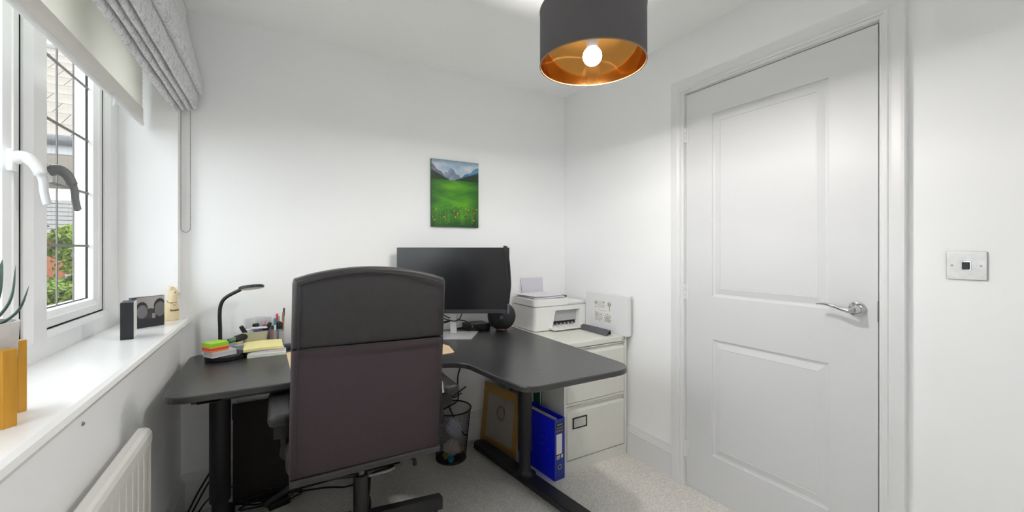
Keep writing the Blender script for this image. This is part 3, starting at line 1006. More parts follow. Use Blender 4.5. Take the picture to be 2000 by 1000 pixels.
# white gift box standing on edge against the wall
M_wbox = mat('white_box_card', (232, 233, 234), .55, vary=.006)
bx = thing('gift_box', 'white box with gold floral print standing on the filing cabinet', 'box', (1.77, 1.88, TOPZ))
obj('box_base', B(1.746, 1.785, 1.703, 2.055, TOPZ + .003, TOPZ + .229, .001, 1), mat('pale_grey_card', (206, 206, 202), .6, vary=.01), bx)
lid = obj('box_lid', B(1.742, 1.772, 1.699, 2.059, TOPZ, TOPZ + .232, .0015, 1), M_wbox, bx)
def floral(u, v):
    c = (232, 233, 234)
    g = (150, 138, 104)
    def disc(x, y, r):
        return (u - x) ** 2 + (v - y) ** 2 < r * r
    h = math.sin(u * 43.3 + v * 13.1) * math.sin(v * 47.7 - u * 21.3)
    in_top = .62 < v < .98 and .02 < u < .62
    in_bot = .0 < v < .42 and (.03 < u < .50 or .60 < u < .98)
    if disc(.88, .86, .11) and h > -.35: return g
    if abs(u - .90) < .014 and .55 < v < .80: return g
    if disc(.09, .86, .08) and h > -.4: return g
    if disc(.55, .92, .06) and h > -.2: return g
    if abs((u - .08) - (.42 - v) * .5) < .02 and .22 < v < .45: return g
    if in_top and h > .32: return (168, 156, 124)
    if in_bot and h > .26: return (150, 130, 100)
    if disc(.80, .16, .14) and h > -.1: return (176, 160, 122)
    if .50 < v < .535 and .22 < u < .74: return (190, 190, 190)
    if .42 < v < .44 and .36 < u < .64: return (205, 205, 205)
    return c
paint('print', .150, .130, 56, 50, floral, attr_mat('box_print', .5), lid, T(1.7413, 1.975, TOPZ + .058) @ RZ(-PI / 2))

# grey felt sleeve lying in front of it
bm = new()
R = []
for s in range(7):
    f = s / 6
    y = 2.02 - .25 * f
    x = 1.690 - .004 * f
    w = .030 + .004 * f
    ring_o = [(x + w * math.cos(a) * 1.0, y - .035 * max(0, math.cos(a)) * f * -1.0, TOPZ + max(0.0, .030 * math.sin(a)) + .0005) for a in [PI * k / 12 for k in range(13)]]
    ring_i = [(p[0] * .0 + x + (w - .004) * math.cos(a), p[1], TOPZ + max(0.0, .0265 * math.sin(a)) + .0007) for a, p in reversed(list(zip([PI * k / 12 for k in range(13)], ring_o)))]
    R.append(ring_o + ring_i)
o = obj('felt_sleeve', loft(new(), R), mat('grey_felt', (94, 94, 100), .9, vary=.12, vscale=200, bump=.3, bscale=400), smooth=True)
tag(o, 'grey felt sleeve curled on the filing cabinet in front of the white box', 'pouch')

# ================================================================== MONITOR (facing the camera side)
mr = -math.radians(30)
mon = thing('monitor', 'large black flat monitor on a silver stand at the back of the desk', 'monitor', (.87, 2.15, DZ), mr)
# local frame: x along the screen, y away from the viewer, z up
hw, mz0, mz1 = .309, .130, .495
obj('screen', B(-.315, .305, -.035, -.031, mz0 + .020, mz1 - .002), mat('dark_screen', (11, 12, 18), .27, vary=.03, spec=.65), mon, world=False)
bm = new()
box(bm, -.317, .307, -.034, -.012, mz0, mz1, .003, 2)
box(bm, -.22, .21, -.014, .012, mz0 + .03, mz1 - .06, .010, 2)
obj('housing', bm, M_blkplastic, mon, world=False)
obj('chin', B(-.317, .307, -.0375, -.030, mz0, mz0 + .021, .003, 2), mat('dark_grey_bezel', (52, 54, 60), .35, vary=.03), mon, world=False)
M_silver = mat('silver_aluminium', (206, 207, 208), .38, .45, vary=.03, vscale=60)
st = obj('stand', B(-.028, .008, .012, .034, .008, .40, .004, 2), M_silver, mon, world=False, label='silver stand column')
bm = prism(new(), rpoly([(-.155, -.105, .006), (.105, -.105, .006), (.125, .09, .006), (-.155, .09, .006)], 4), .0, .008, .002)
obj('stand_base', bm, M_silver, mon, world=False, label='silver rectangular stand base')
# lanyard hung over the corner of the screen
def mpt(x, y, z):
    v = Matrix.Translation((.87, 2.15, DZ)) @ RZ(mr) @ Vector((x, y, z))
    return (v.x, v.y, v.z)
lan = thing('lanyard', 'black lanyard hanging over the right edge of the monitor', 'lanyard', mpt(.30, -.04, .14))
M_strap = mat('black_strap', (24, 24, 27), .55, vary=.2, vscale=80, bump=.3, bscale=200)
bm = new()
tube(bm, [mpt(.278, .004, .48), mpt(.279, -.016, .502), mpt(.283, -.041, .494), mpt(.288, -.043, .44), mpt(.294, -.045, .36), mpt(.301, -.044, .30), mpt(.303, -.043, .24), mpt(.300, -.043, .182)], .0055, 10, 6, flat=.4)
tube(bm, [mpt(.290, .004, .48), mpt(.291, -.016, .501), mpt(.292, -.041, .490), mpt(.303, -.044, .43), mpt(.309, -.046, .36), mpt(.312, -.045, .29), mpt(.307, -.046, .235), mpt(.302, -.045, .185)], .005, 10, 6, flat=.4)
obj('strap', bm, M_strap, lan, smooth=True)
bm = new()
tube(bm, [mpt(.300, -.044, .185), mpt(.301, -.046, .16), mpt(.298, -.047, .132)], [.009, .008], 10, 4, flat=.6)
obj('clip', bm, mat('lanyard_clip', (120, 126, 138), .3, .9, vary=.3, vscale=120), lan, smooth=True)

# round speaker
spk = thing('round_speaker', 'black round speaker on the desk behind the monitor corner', 'speaker', (1.172, 2.155, DZ))
Ms = T(1.172, 2.155, DZ + .086) @ RZ(mr)
bm = new()
t = bmesh.new(); bmesh.ops.create_uvsphere(t, u_segments=40, v_segments=24, radius=.084)
bmesh.ops.scale(t, verts=t.verts, vec=(1, .72, 1))
merge(bm, t, Ms)
obj('grille', bm, mat('black_speaker_mesh', (34, 35, 38), .6, vary=.1, vscale=300, bump=.3, bscale=900), spk, smooth=True)
obj('base', lathe(new(), [(0, 0), (.030, 0), (.034, .006), (.030, .014), (0, .014)], 28, T(1.172, 2.155, DZ)), mat('dark_copper', (92, 60, 52), .4, .5, vary=.1), spk, smooth=True)
M_logo = mat('logo_grey', (150, 150, 152), .5, vary=.03)
bm = lathe(new(), [(.0085, 0), (.0105, 0), (.0105, .0012), (.0085, .0012)], 28, Ms @ T(0, -.0605, .0) @ RX(PI / 2), close=True)
lg = obj('emblem', bm, M_logo, spk)
bm = new()
for k in (-1, 0, 1):
    box(bm, -.0045 + .0 * k, .0045, -.0622, -.0604, k * .003 - .0008, k * .003 + .0008, 0, 2, Ms)
obj('emblem_bars', bm, M_logo, lg)

# black docking station and cables between stand and speaker
dock = thing('docking_station', 'black docking box lying on the desk behind the monitor stand', 'docking station', (1.02, 2.27, DZ))
obj('case', B(.985, 1.12, 2.205, 2.315, DZ, DZ + .040, .004, 2), M_blkplastic, dock)
obj('led', B(1.00, 1.006, 2.2035, 2.206, DZ + .026, DZ + .032), mat('status_light', (200, 200, 190), .4, vary=.02), dock)
def cable(label, pts, r=.0032, sm=6, m=None, group=None, name='cable'):
    bm = new()
    tube(bm, pts, r, 8, sm)
    o = obj(name, bm, m or M_cable, smooth=True)
    return tag(o, label, 'cable', group)
cable('black cable looping from the monitor stand to the docking box', [(.80, 2.225, .86), (.835, 2.205, .815), (.90, 2.205, .79), (.96, 2.22, .775), (.99, 2.235, .755), (1.03, 2.20, .735), (1.06, 2.20, .714)])
cable('black cable crossing in front of the silver stand', [(.955, 2.24, .83), (.905, 2.165, .800), (.862, 2.155, .792), (.80, 2.21, .812), (.765, 2.24, .835)], .0035)
cable('thick black cable drooping left of the monitor stand', [(.90, 2.26, .78), (.83, 2.255, .765), (.79, 2.25, .745), (.745, 2.25, .722), (.70, 2.27, .716)], .006)
cable('black cable lying along the back of the desk to the speaker', [(.92, 2.30, .715), (.985, 2.325, .714), (1.07, 2.328, .714), (1.17, 2.30, .715), (1.19, 2.21, .716)], .004)

# ================================================================== PAINTING
pic = thing('canvas_painting', 'small canvas painting of a green meadow below blue mountains', 'painting', (.953, YB - .01, 1.33))
PXa, PXb, PZa, PZb = .799, 1.107, 1.331, 1.737
obj('canvas', B(PXa, PXb, YB - .017, YB - .0005, PZa, PZb), mat('canvas_edge', (58, 86, 52), .8, vary=.3, vscale=25), pic)
rg = random.Random(3)
flowers = [(rg.random(), .10 + .20 * rg.random(), rg.choice([(150, 60, 20), (190, 90, 20), (90, 50, 20), (200, 150, 30), (60, 60, 20)])) for _ in range(34)]
stems = [(rg.random(), .02 + .05 * rg.random(), .12 + .12 * rg.random()) for _ in range(26)]
def fbm(x, y):
    s = 0
    for k, (fx, fy, ph) in enumerate(((3.1, 4.7, .3), (7.3, 5.9, 1.1), (13.7, 11.3, 2.0), (23.1, 19.7, .7))):
        s += math.sin(x * fx + ph + 1.7 * math.sin(y * fy * .7 + ph)) * math.cos(y * fy + ph * 2) / (k + 1.3)
    return s
def mixc(a, b, t):
    t = max(0, min(1, t))
    return tuple(a[i] * (1 - t) + b[i] * t for i in range(3))
def meadow(u, v):
    n = fbm(u * 2, v * 2)
    if v > .70:
        c = mixc((150, 178, 200), (206, 212, 218), .5 + .55 * fbm(u * 2.6 + 1, v * 5))
        if v > .93: c = mixc(c, (104, 132, 158), (v - .93) * 12)
        ml = .93 - u * .62 + .012 * math.sin(u * 40)
        mc = .885 - abs(u - .40) * .62 + .012 * math.sin(u * 33) + .01 * math.sin(u * 71)
        mr_ = .70 + (u - .50) * .46 + .012 * math.sin(u * 29)
        if v < mc: c = mixc((106, 126, 148), (150, 164, 180), .5 + .7 * fbm(u * 4, v * 4 + 2))
        if v < mr_: c = mixc((38, 96, 148), (92, 150, 186), .5 + .6 * fbm(u * 3, v * 6))
        if v < ml: c = mixc((92, 94, 120), (128, 128, 150), .5 + .6 * fbm(u * 3 + 2, v * 4))
        tl = .83 - u * .38 + .022 * abs(math.sin(u * 62)) + .008 * math.sin(u * 131)
        tr_ = .695 + (u - .50) * .26 + .030 * abs(math.sin(u * 57)) + .008 * math.sin(u * 117)
        if (u < .42 and v < tl) or (u > .48 and v < tr_):
            c = mixc((18, 42, 30), (34, 66, 40), .5 + .5 * n)
        return c
    c = mixc((26, 98, 6), (78, 156, 8), .5 + .6 * fbm(u * .9 + .2, v * 3.2))
    c = mixc(c, (112, 178, 10), .8 * math.exp(-((u - .40) / .28) ** 2 - ((v - .60) / .06) ** 2))
    c = mixc(c, (96, 168, 10), .6 * math.exp(-((u - .75) / .2) ** 2 - ((v - .34) / .08) ** 2))
    edge = max(0, (u - .72) * 2.0) + max(0, (.10 - u) * 3) + max(0, (.26 - v) * 2.9) + max(0, (v - .62) * 2.5)
    c = mixc(c, (8, 62, 18), edge)
    for x, y, h in stems:
        if abs(u - x) < .0045 and y < v < y + h:
            return mixc(c, (120, 180, 70), .4)
    for x, y, k in flowers:
        if ((u - x) / .013) ** 2 + ((v - y) / .011) ** 2 < 1:
            return k
    return c
paint('picture', PXb - PXa, PZb - PZa, 160, 210, meadow, attr_mat('oil_paint', .5, .2, 120), pic, T(PXa, YB - .0175, PZa))

# ================================================================== ON THE SILL
SZ = .887
box_a = thing('small_dark_box', 'narrow black box with pale side standing on the sill nearest the camera side', 'box', (-.44, 1.88, SZ))
Mb = T(-.457, 1.858, SZ) @ RZ(math.radians(35))
obj('carton', box(new(), 0, .034, 0, .09, 0, .126, .0008, 1, T(-.457, 1.858, SZ) @ RZ(math.radians(8))), mat('black_card', (32, 34, 40), .5, vary=.05), box_a)
obj('side_label', box(new(), .0341, .0352, .002, .090, .001, .127, 0, 1, T(-.457, 1.858, SZ) @ RZ(math.radians(8))), M_wbox, box_a)
box_b = thing('photo_box', 'flat box with a photograph of two round dark pads printed on its front', 'box', (-.43, 2.11, SZ))
d = Vector((.084, .074, 0)); L = d.length; ab = math.atan2(.074, .084)
Mp = T(-.4795, 2.0845, SZ) @ RZ(ab)
obj('carton', box(new(), -.0, L, .0, .018, 0, .121, .0006, 1, Mp), mat('dark_slate_card', (60, 66, 76), .5, vary=.05), box_b)
def pads(u, v):
    c = mixc((150, 146, 144), (186, 182, 178), u + .2 * v)
    if v < .62 - .25 * abs(u - .55): c = (58, 56, 60)
    if v < .32 + .05 * math.sin(u * 9): c = (44, 44, 50)
    for x, y, rx, ry in ((.30, .52, .185, .25), (.86, .56, .20, .28)):
        q = ((u - x) / rx) ** 2 + ((v - y) / ry) ** 2
        if q < 1.0 or (((u - x + .01) / rx) ** 2 + ((v - y - .08) / ry) ** 2 < 1.0): c = (46, 44, 48)
        if q < .78: c = mixc((104, 102, 106), (132, 130, 132), v)
    if abs(u - .66) < .05 and .28 < v < .45: c = (150, 146, 144)
    if u < .15: c = (66, 74, 88)
    if .16 < u < .9 and v < .04 : c = (38, 38, 42)
    return c
paint('print', L - .002, .119, 60, 60, pads, attr_mat('photo_print', .35), box_b, Mp @ T(.001, -.0008, .001))

# llama figurine
M_llama = mat('cream_ceramic', (238, 220, 178), .35, vary=.03, vscale=30)
lx, ly = -.395, 2.272
ll = thing('llama_figurine', 'cream ceramic llama figurine with a name written on it', 'figurine', (lx, ly, SZ))
Ml = T(lx, ly, SZ) @ RZ(math.radians(26))
bm = new()
# body and neck: oval sections climbing from the feet to the crown; local -y faces the viewer, +x is where it looks
R = []
for z, cx, rx, ry in ((0, .002, .024, .020), (.006, .002, .027, .023), (.025, .001, .028, .0245), (.05, .001, .0265, .023), (.07, .003, .0225, .020), (.085, .0055, .0175, .017), (.10, .007, .0155, .0155), (.112, .0085, .0165, .0155), (.124, .0085, .0165, .015), (.134, .006, .012, .012), (.139, .005, .004, .005)):
    R.append([(cx + rx * math.cos(a), ry * math.sin(a), z) for a in [2 * PI * k / 24 for k in range(24)]])
loft(bm, R, M=Ml)
obj('body', bm, M_llama, ll, smooth=True, angle=1.3)
bm = new()
R = []
for s, r in ((0, .0135), (.008, .0125), (.015, .0112), (.020, .0095), (.023, .005)):
    R.append([(.010 + s, r * math.cos(a), .117 - s * .10 + r * .82 * math.sin(a)) for a in [2 * PI * k / 16 for k in range(16)]])
loft(bm, R, M=Ml)
obj('muzzle', bm, M_llama, ll, smooth=True, angle=1.3)
for s in (-1, 1):
    bm = new()
    tube(bm, [(-.001, s * .007, .130), (-.003, s * .009, .142), (-.001, s * .0095, .152)], [.0055, .0015], 10, 4, M=Ml, flat=.7)
    obj('ear', bm, M_llama, ll, smooth=True)
    t = bmesh.new(); bmesh.ops.create_uvsphere(t, u_segments=12, v_segments=8, radius=.0026)
    bm = merge(new(), t, Ml @ T(.011, s * .0142, .122))
    obj('eye', bm, mat('eye_black', (60, 56, 58), .3, vary=.02), ll, smooth=True)
bm = new()
t = bmesh.new(); bmesh.ops.create_uvsphere(t, u_segments=14, v_segments=10, radius=.011)
merge(bm, t, Ml @ T(.004, 0, .136))
obj('topknot', bm, M_llama, ll, smooth=True)
bm = new()
def onbody(a, z, r=.0005):
    # point on the front of the body at angle a
    tab = ((0, .024, .020), (.006, .027, .023), (.025, .028, .0245), (.05, .0265, .023), (.07, .0225, .020), (.085, .0175, .017), (.10, .0155, .0155))
    for (z0_, ax, ay), (z1_, bx_, by_) in zip(tab, tab[1:]):
        if z0_ <= z <= z1_:
            f = (z - z0_) / (z1_ - z0_)
            rx, ry = ax + (bx_ - ax) * f, ay + (by_ - ay) * f
            return Ml @ Vector((.003 + (rx + r) * math.sin(a), -(ry + r) * math.cos(a), z))
    return Ml @ Vector((0, 0, z))
neck = [onbody(-1.5, .088), onbody(-.9, .080), onbody(-.3, .078), onbody(.3, .079), onbody(1.0, .079), onbody(1.5, .082)]
tube(bm, neck, .0009, 6, 4)
tube(bm, [onbody(-.45, .0785), onbody(.15, .064), onbody(.75, .0795)], .0009, 6)
obj('bandana', bm, mat('bandana_line', (70, 56, 54), .6, vary=.05), ll)
# the name, letter by letter around the belly
M_ink = mat('black_ink', (28, 26, 26), .6, vary=.02)
word = 'Suzanna'
cu = None
bm = new()
for i, ch in enumerate(word):
    a = -.36 + i * .19
    c = bpy.data.curves.new('letter', 'FONT'); c.body = ch; c.size = .0105; c.align_x = 'CENTER'; c.align_y = 'CENTER'; c.extrude = .0004; c.offset = .0003
    to = bpy.data.objects.new('letter', c); COL.objects.link(to)
    me = bpy.data.meshes.new_from_object(to.evaluated_get(bpy.context.evaluated_depsgraph_get()))
    bpy.data.objects.remove(to)
    t = bmesh.new(); t.from_mesh(me); bpy.data.meshes.remove(me)
    p = onbody(a, .046, .0006)
    t.transform(T(*p) @ RZ(math.radians(26) + a) @ RX(PI / 2))
    me = bpy.data.meshes.new('t'); t.to_mesh(me); t.free(); bm.from_mesh(me); bpy.data.meshes.remove(me)
obj('name_lettering', bm, M_ink, ll)

# succulent in a wooden stand at the near end of the sill
ps = thing('plant_stand', 'mustard wooden plant stand at the near end of the sill', 'plant stand', (-.462, 1.085, SZ))
M_must = mat('mustard_wood', (196, 142, 40), .5, vary=.12, vscale=12, stretch=(6, 6, .6))
pc = Vector((-.462, 1.085))
for k in range(4):
    a = math.radians(-32 + 90 * k)
    M = T(pc.x + .068 * math.cos(a), pc.y + .068 * math.sin(a), SZ) @ RZ(a)
    obj('leg', box(new(), -.0075, .0075, -.0105, .0105, 0, .135, .001, 1, M), M_must, ps)
for k in (0, 1):
    a = math.radians(-32 + 90 * k)
    obj('cross_bar', box(new(), -.062, .062, -.007, .007, .042 + k * .001, .060 + k * .001, .001, 1, T(pc.x, pc.y, SZ) @ RZ(a)), M_must, ps)
pl = thing('potted_succulent', 'spiky succulent in a pale marbled pot held by the wooden stand', 'potted plant', (pc.x, pc.y, SZ + .061))
M_pot = mat('marbled_grey_pot', (206, 203, 200), .6, vary=.18, vscale=22)
obj('pot', lathe(new(), [(0, .062), (.046, .062), (.052, .075), (.0575, .178), (.0535, .178), (.050, .16), (0, .16)], 40, T(pc.x, pc.y, SZ)), M_pot, pl, smooth=True)
obj('soil', lathe(new(), [(0, .165), (.051, .163), (.050, .158), (0, .158)], 28, T(pc.x, pc.y, SZ)), mat('soil', (70, 56, 44), .95, vary=.3, vscale=90), pl)
M_leaf = mat('succulent_leaf', (70, 98, 88), .45, vary=.25, vscale=30)
rl = random.Random(11)
leafs = [(.40, .120, .032), (.33, .081, .048)] + [(1.2 + rl.random() * 4.3, .05 + .08 * rl.random(), .02 + .03 * rl.random()) for _ in range(12)]
for a, h, o_ in leafs:
    b0 = Vector((pc.x + .01 * math.cos(a), pc.y + .01 * math.sin(a), SZ + .158))
    tip = Vector((pc.x + (.02 + o_ * 1.0) * math.cos(a), pc.y + (.02 + o_ * 1.0) * math.sin(a), SZ + .16 + h))
    midp = b0.lerp(tip, .5) + Vector((.012 * math.cos(a), .012 * math.sin(a), -.008))
    P = catmull([b0, midp, tip], 6)
    R = []
    side = Vector((-math.sin(a), math.cos(a), 0))
    for i, p in enumerate(P):
        s = i / (len(P) - 1)
        w = .0085 * (1 - s) ** .7 * (1 + .9 * s) + .0003
        nrm = (P[min(i + 1, len(P) - 1)] - P[max(0, i - 1)]).normalized().cross(side)
        R.append([tuple(p + side * w), tuple(p - nrm * w * .45), tuple(p - side * w), tuple(p + nrm * w * .12)])
    obj('leaf', loft(new(), R), M_leaf, pl, smooth=True)

# ================================================================== ON THE DESK, LEFT SIDE
lamp = thing('desk_lamp', 'black desk lamp with thin bent stem and flat round head', 'lamp', (-.195, 2.262, DZ))
obj('base', lathe(new(), [(0, .022), (.070, .022), (.076, .017), (.076, .004), (.072, 0), (0, 0)], 48, T(-.195, 2.213, DZ)), M_blkplastic, lamp, smooth=True)
bm = new()
tube(bm, [(-.2195, 2.262, DZ + .02), (-.2195, 2.262, DZ + .12), (-.221, 2.262, DZ + .195), (-.2145, 2.260, DZ + .240), (-.193, 2.250, DZ + .270), (-.140, 2.226, DZ + .302)], .0078, 14, 7)
obj('stem', bm, M_blkplastic, lamp, smooth=True)
Mh = T(-.097, 2.206, DZ + .313) @ RZ(math.radians(-26)) @ RY(math.radians(-9)) @ RX(math.radians(-8))
hdm = obj('lamp_head', lathe(new(), [(0, .006), (.046, .006), (.050, .003), (.050, -.005), (.044, -.007), (.040, -.006), (0, -.006)], 44, Mh), M_blkplastic, lamp, smooth=True)
obj('diffuser', lathe(new(), [(0, -.0082), (.041, -.0082), (.041, -.006), (0, -.006)], 36, Mh), mat('lamp_diffuser', (222, 216, 214), .5, vary=.01), hdm)

def oblong(name, x, y, z, w, d, h, ang, m, bev=.0005, parent=None):
    return obj(name, box(new(), 0, w, 0, d, 0, h, bev, 1, T(x, y, z) @ RZ(ang)), m, parent)
# notes on the lamp base: white pads below, neon cube above
za = DZ + .0225
ang = math.radians(32)
for k, (w_, d_, h_, dx) in enumerate(((.098, .072, .009, 0), (.096, .070, .008, .001), (.094, .072, .0075, .0005))):
    z = za + sum((.0092, .0082, .0)[:k])
    tag(oblong('white_note_pad', -.234 + dx, 2.128 + dx, z, w_, d_, h_, ang, M_paper2 if k == 1 else M_paper), ['bottom white note pad on the lamp base', 'middle white note pad on the lamp base', 'upper white note pad directly under the neon note cube'][k], 'note pad', 'white note pads on the lamp base')
cube = thing('neon_note_cube', 'neon sticky note cube in green, yellow, pink and orange stripes', 'note cube', (-.21, 2.17, za + .025))
zc_ = za + .0255
for nm, rgb, h_ in (('orange_layer', (250, 150, 50), .008), ('pink_layer', (238, 60, 110), .0075), ('yellow_layer', (246, 190, 50), .007), ('green_layer', (170, 226, 60), .014)):
    oblong(nm, -.237, 2.125, zc_, .070, .070, h_, ang + .03, mat('neon_' + nm, rgb, .7, vary=.04, vscale=120), .0003, cube)
    zc_ += h_
# dark bottle lying behind, glue stick box and eraser
bt = thing('small_bottle', 'small dark bottle with green label lying behind the neon notes', 'bottle', (-.14, 2.285, DZ + .05))
Mbt = T(-.190, 2.235, za + .047) @ RZ(math.radians(30)) @ RY(math.radians(82))
obj('bottle_body', lathe(new(), [(0, .03), (.012, .03), (.0155, .034), (.016, .075), (.014, .082), (0, .084)], 24, Mbt), mat('bottle_black', (30, 32, 34), .25, vary=.2, vscale=40), bt, smooth=True)
obj('bottle_label', lathe(new(), [(.0108, .004), (.0118, .030), (.0112, .030), (.0102, .004)], 24, Mbt, close=True), mat('bottle_green', (96, 134, 104), .5, vary=.3, vscale=60), bt, smooth=True)
tag(oblong('correction_tape', -.158, 2.178, za + .0255, .040, .022, .010, ang, mat('pale_blue_plastic', (142, 158, 170), .3, vary=.15, vscale=60), .003), 'pale blue correction tape lying on the white note pads', 'correction tape')
tag(oblong('small_wooden_block', -.150, 2.206, za + .0255, .022, .018, .016, ang, mat('light_wood', (206, 176, 126), .6, vary=.12), .001), 'small light wooden block under the dark bottle', 'block')

# stack of papers with yellow pad on top
ap = math.radians(-1)
for k, (x, y, w_, d_, h_, m_, lb) in enumerate((
        (-.112, 2.158, .152, .09, .014, mat('cream_paper', (226, 228, 214), .8, vary=.02), 'pale cream pad at the bottom of the paper stack'),
        (-.108, 2.166, .138, .085, .005, M_paper, 'white paper lying on the cream pad in the stack'),
        (-.100, 2.168, .130, .085, .004, M_paper2, 'white leaflet with small pink print in the paper stack'),
        (-.112, 2.172, .140, .080, .004, M_paper, 'thin white sheets right under the yellow pad'))):
    z = DZ + [0, .0143, .0196, .0239][k]
    tag(oblong('paper_pad', x, y, z, w_, d_, h_, ap + [0, .03, -.03, .05][k], m_), lb, 'paper', 'papers stacked on the desk')
tag(oblong('pink_sticker', -.040, 2.1655, DZ + .0198, .012, .001, .0035, ap, mat('pink_mark', (206, 60, 96), .6, vary=.05), .0002), 'tiny pink mark on the front of the paper stack', 'sticker')
yl = sheet('yellow_pad', -.128, .026, 2.166, 2.258, DZ + .0300, .011, .045, mat('pale_yellow_paper', (238, 228, 160), .8, vary=.03), -.004, None, .016)
tag(yl, 'pale yellow writing pad lying on top of the paper stack', 'note pad')

# tub of stationery
M_tub = mat('olive_beige_plastic', (176, 172, 146), .4, vary=.03)
tub = thing('stationery_tub', 'olive beige square tub filled with stationery', 'tub', (-.085, 2.30, DZ))
def sq(w, d, z, cx=-.085, cy=2.302):
    return [(px, py, z) for px, py in rpoly([(cx - w, cy - d, .012), (cx + w, cy - d, .012), (cx + w, cy + d, .012), (cx - w, cy + d, .012)], 4)]
obj('wall', loft(new(), [sq(.043, .036, DZ), sq(.051, .041, DZ + .098), sq(.0495, .0395, DZ + .098), sq(.042, .034, DZ + .004)]), M_tub, tub, smooth=True)
M_mk = mat('marker_black', (30, 30, 33), .4, vary=.05)
def stick(name, label, cat, p0, p1, r, m, capm=None, capf=.3, n=12, group='stationery in the tub'):
    p0, p1 = Vector(p0), Vector(p1)
    q = p0.lerp(p1, 1 - capf)
    root = thing(name, label, cat, tuple(p0), 0, group)
    bm = new(); tube(bm, [p0, q], r, n); obj('barrel', bm, m, root, smooth=True)
    bm = new(); tube(bm, [q, p1 - (p1 - q) * .12, p1], [r * 1.12, r * .8], n); obj('cap', bm, capm or m, root, smooth=True)
    return root
stick('marker_pen', 'red marker with thick black cap leaning left out of the tub', 'marker', (-.098, 2.29, DZ + .04), (-.142, 2.272, DZ + .128), .0095, mat('red_plastic', (206, 62, 54), .4, vary=.05), M_mk, .45)
stick('marker_pen', 'marker with black cap leaning right out of the tub', 'marker', (-.07, 2.31, DZ + .04), (-.024, 2.285, DZ + .132), .0095, M_mk, M_mk, .4)
stick('lip_balm', 'small purple tube standing at the back of the tub', 'tube', (-.052, 2.325, DZ + .05), (-.050, 2.325, DZ + .142), .0062, mat('dark_purple', (78, 58, 84), .35, vary=.05), mat('pink_cap', (206, 160, 170), .35, vary=.03), .25)
tag(oblong('white_sticky_pad', -.122, 2.275, DZ + .088, .055, .05, .018, .35, M_paper), 'white pad sticking out at the left of the tub', 'note pad')
tag(oblong('hole_punch', -.102, 2.268, DZ + .1065, .068, .026, .010, .12, mat('light_grey_plastic', (214, 214, 216), .4, vary=.04), .004), 'pale grey stapler lying across the top of the tub', 'stapler')
tag(oblong('blue_pad', -.092, 2.264, DZ + .088, .052, .004, .014, .05, mat('royal_blue', (52, 74, 150), .5, vary=.06), .0005), 'blue card edge at the front of the tub contents', 'card')
tag(oblong('dark_clip', -.098, 2.310, DZ + .112, .028, .016, .016, .1, M_mk, .003), 'black binder clip in the middle of the tub', 'clip')
# clear packet standing behind
M_clear = clear_mat('clear_packet_plastic', (.97, .97, .97), .10, .25, .35, (.82, .82, .83))
pk = obj('clear_packet', loft(new(), [[(-.130, 2.347, DZ), (-.128, 2.347, DZ + .150), (-.128, 2.349, DZ + .150), (-.130, 2.349, DZ)], [(-.085, 2.342, DZ), (-.085, 2.340, DZ + .158), (-.085, 2.344, DZ + .158), (-.085, 2.349, DZ)], [(-.030, 2.347, DZ), (-.020, 2.347, DZ + .152), (-.020, 2.349, DZ + .152), (-.030, 2.349, DZ)]]), M_clear)
tag(pk, 'clear plastic packet propped against the wall behind the tub', 'packet')

# clear pen cup with pens
cup = thing('pen_cup', 'clear acrylic cup full of pens beside the tub', 'pen cup', (.006, 2.295, DZ))
M_acr = clear_mat('clear_acrylic', (.90, .91, .93), .10, .03, .14, (.6, .6, .63))
cc = (.006, 2.296)
obj('cup_wall', loft(new(), [sq(.028, .026, DZ, *cc), sq(.028, .026, DZ + .100, *cc), sq(.0265, .0245, DZ + .100, *cc), sq(.0265, .0245, DZ + .004, *cc)]), M_acr, cup)
obj('divider', B(.003, .0045, cc[1] - .024, cc[1] + .024, DZ + .004, DZ + .098), M_acr, cup)
G = 'pens in the clear cup'
stick('pen', 'pink highlighter pen in the clear cup', 'pen', (-.013, 2.284, DZ + .006), (-.016, 2.284, DZ + .118), .0062, mat('hot_pink', (232, 52, 112), .4, vary=.05), M_mk, .18, group=G)
stick('pen', 'pale mint pen standing tallest left in the clear cup', 'pen', (-.003, 2.285, DZ + .006), (-.005, 2.284, DZ + .152), .0058, mat('mint', (196, 222, 212), .35, vary=.05), mat('teal_cap', (64, 130, 140), .35, vary=.05), .22, group=G)
stick('pen', 'dark pink capped pen behind the mint pen', 'pen', (.004, 2.305, DZ + .006), (.004, 2.308, DZ + .170), .0052, mat('dark_pen', (48, 44, 48), .35, vary=.05), mat('magenta_cap', (206, 64, 116), .35, vary=.05), .25, group=G)
stick('pen', 'black felt pen in the middle of the clear cup', 'pen', (.013, 2.290, DZ + .006), (.013, 2.290, DZ + .134), .0080, M_mk, M_mk, .2, group=G)
stick('pen', 'green pencil between the black pens in the cup', 'pencil', (.014, 2.305, DZ + .006), (.012, 2.308, DZ + .158), .0036, mat('moss_green', (120, 130, 84), .4, vary=.1), mat('pale_green', (180, 190, 140), .4, vary=.05), .2, group=G)
stick('pen', 'thick black pen at the right of the clear cup', 'pen', (.022, 2.288, DZ + .006), (.022, 2.288, DZ + .130), .0065, M_mk, M_mk, .2, group=G)
stick('brush', 'tan wooden brush leaning right in the clear cup', 'brush', (.024, 2.300, DZ + .006), (.030, 2.302, DZ + .178), .0042, mat('tan_wood', (196, 150, 116), .5, vary=.1), mat('brush_tip', (150, 128, 110), .6, vary=.1), .25, group=G)
stick('brush', 'tallest dark tipped brush in the clear cup', 'brush', (.026, 2.310, DZ + .006), (.034, 2.308, DZ + .196), .0040, mat('brown_wood', (160, 116, 88), .5, vary=.1), mat('dark_tip', (66, 52, 48), .6, vary=.1), .2, group=G)
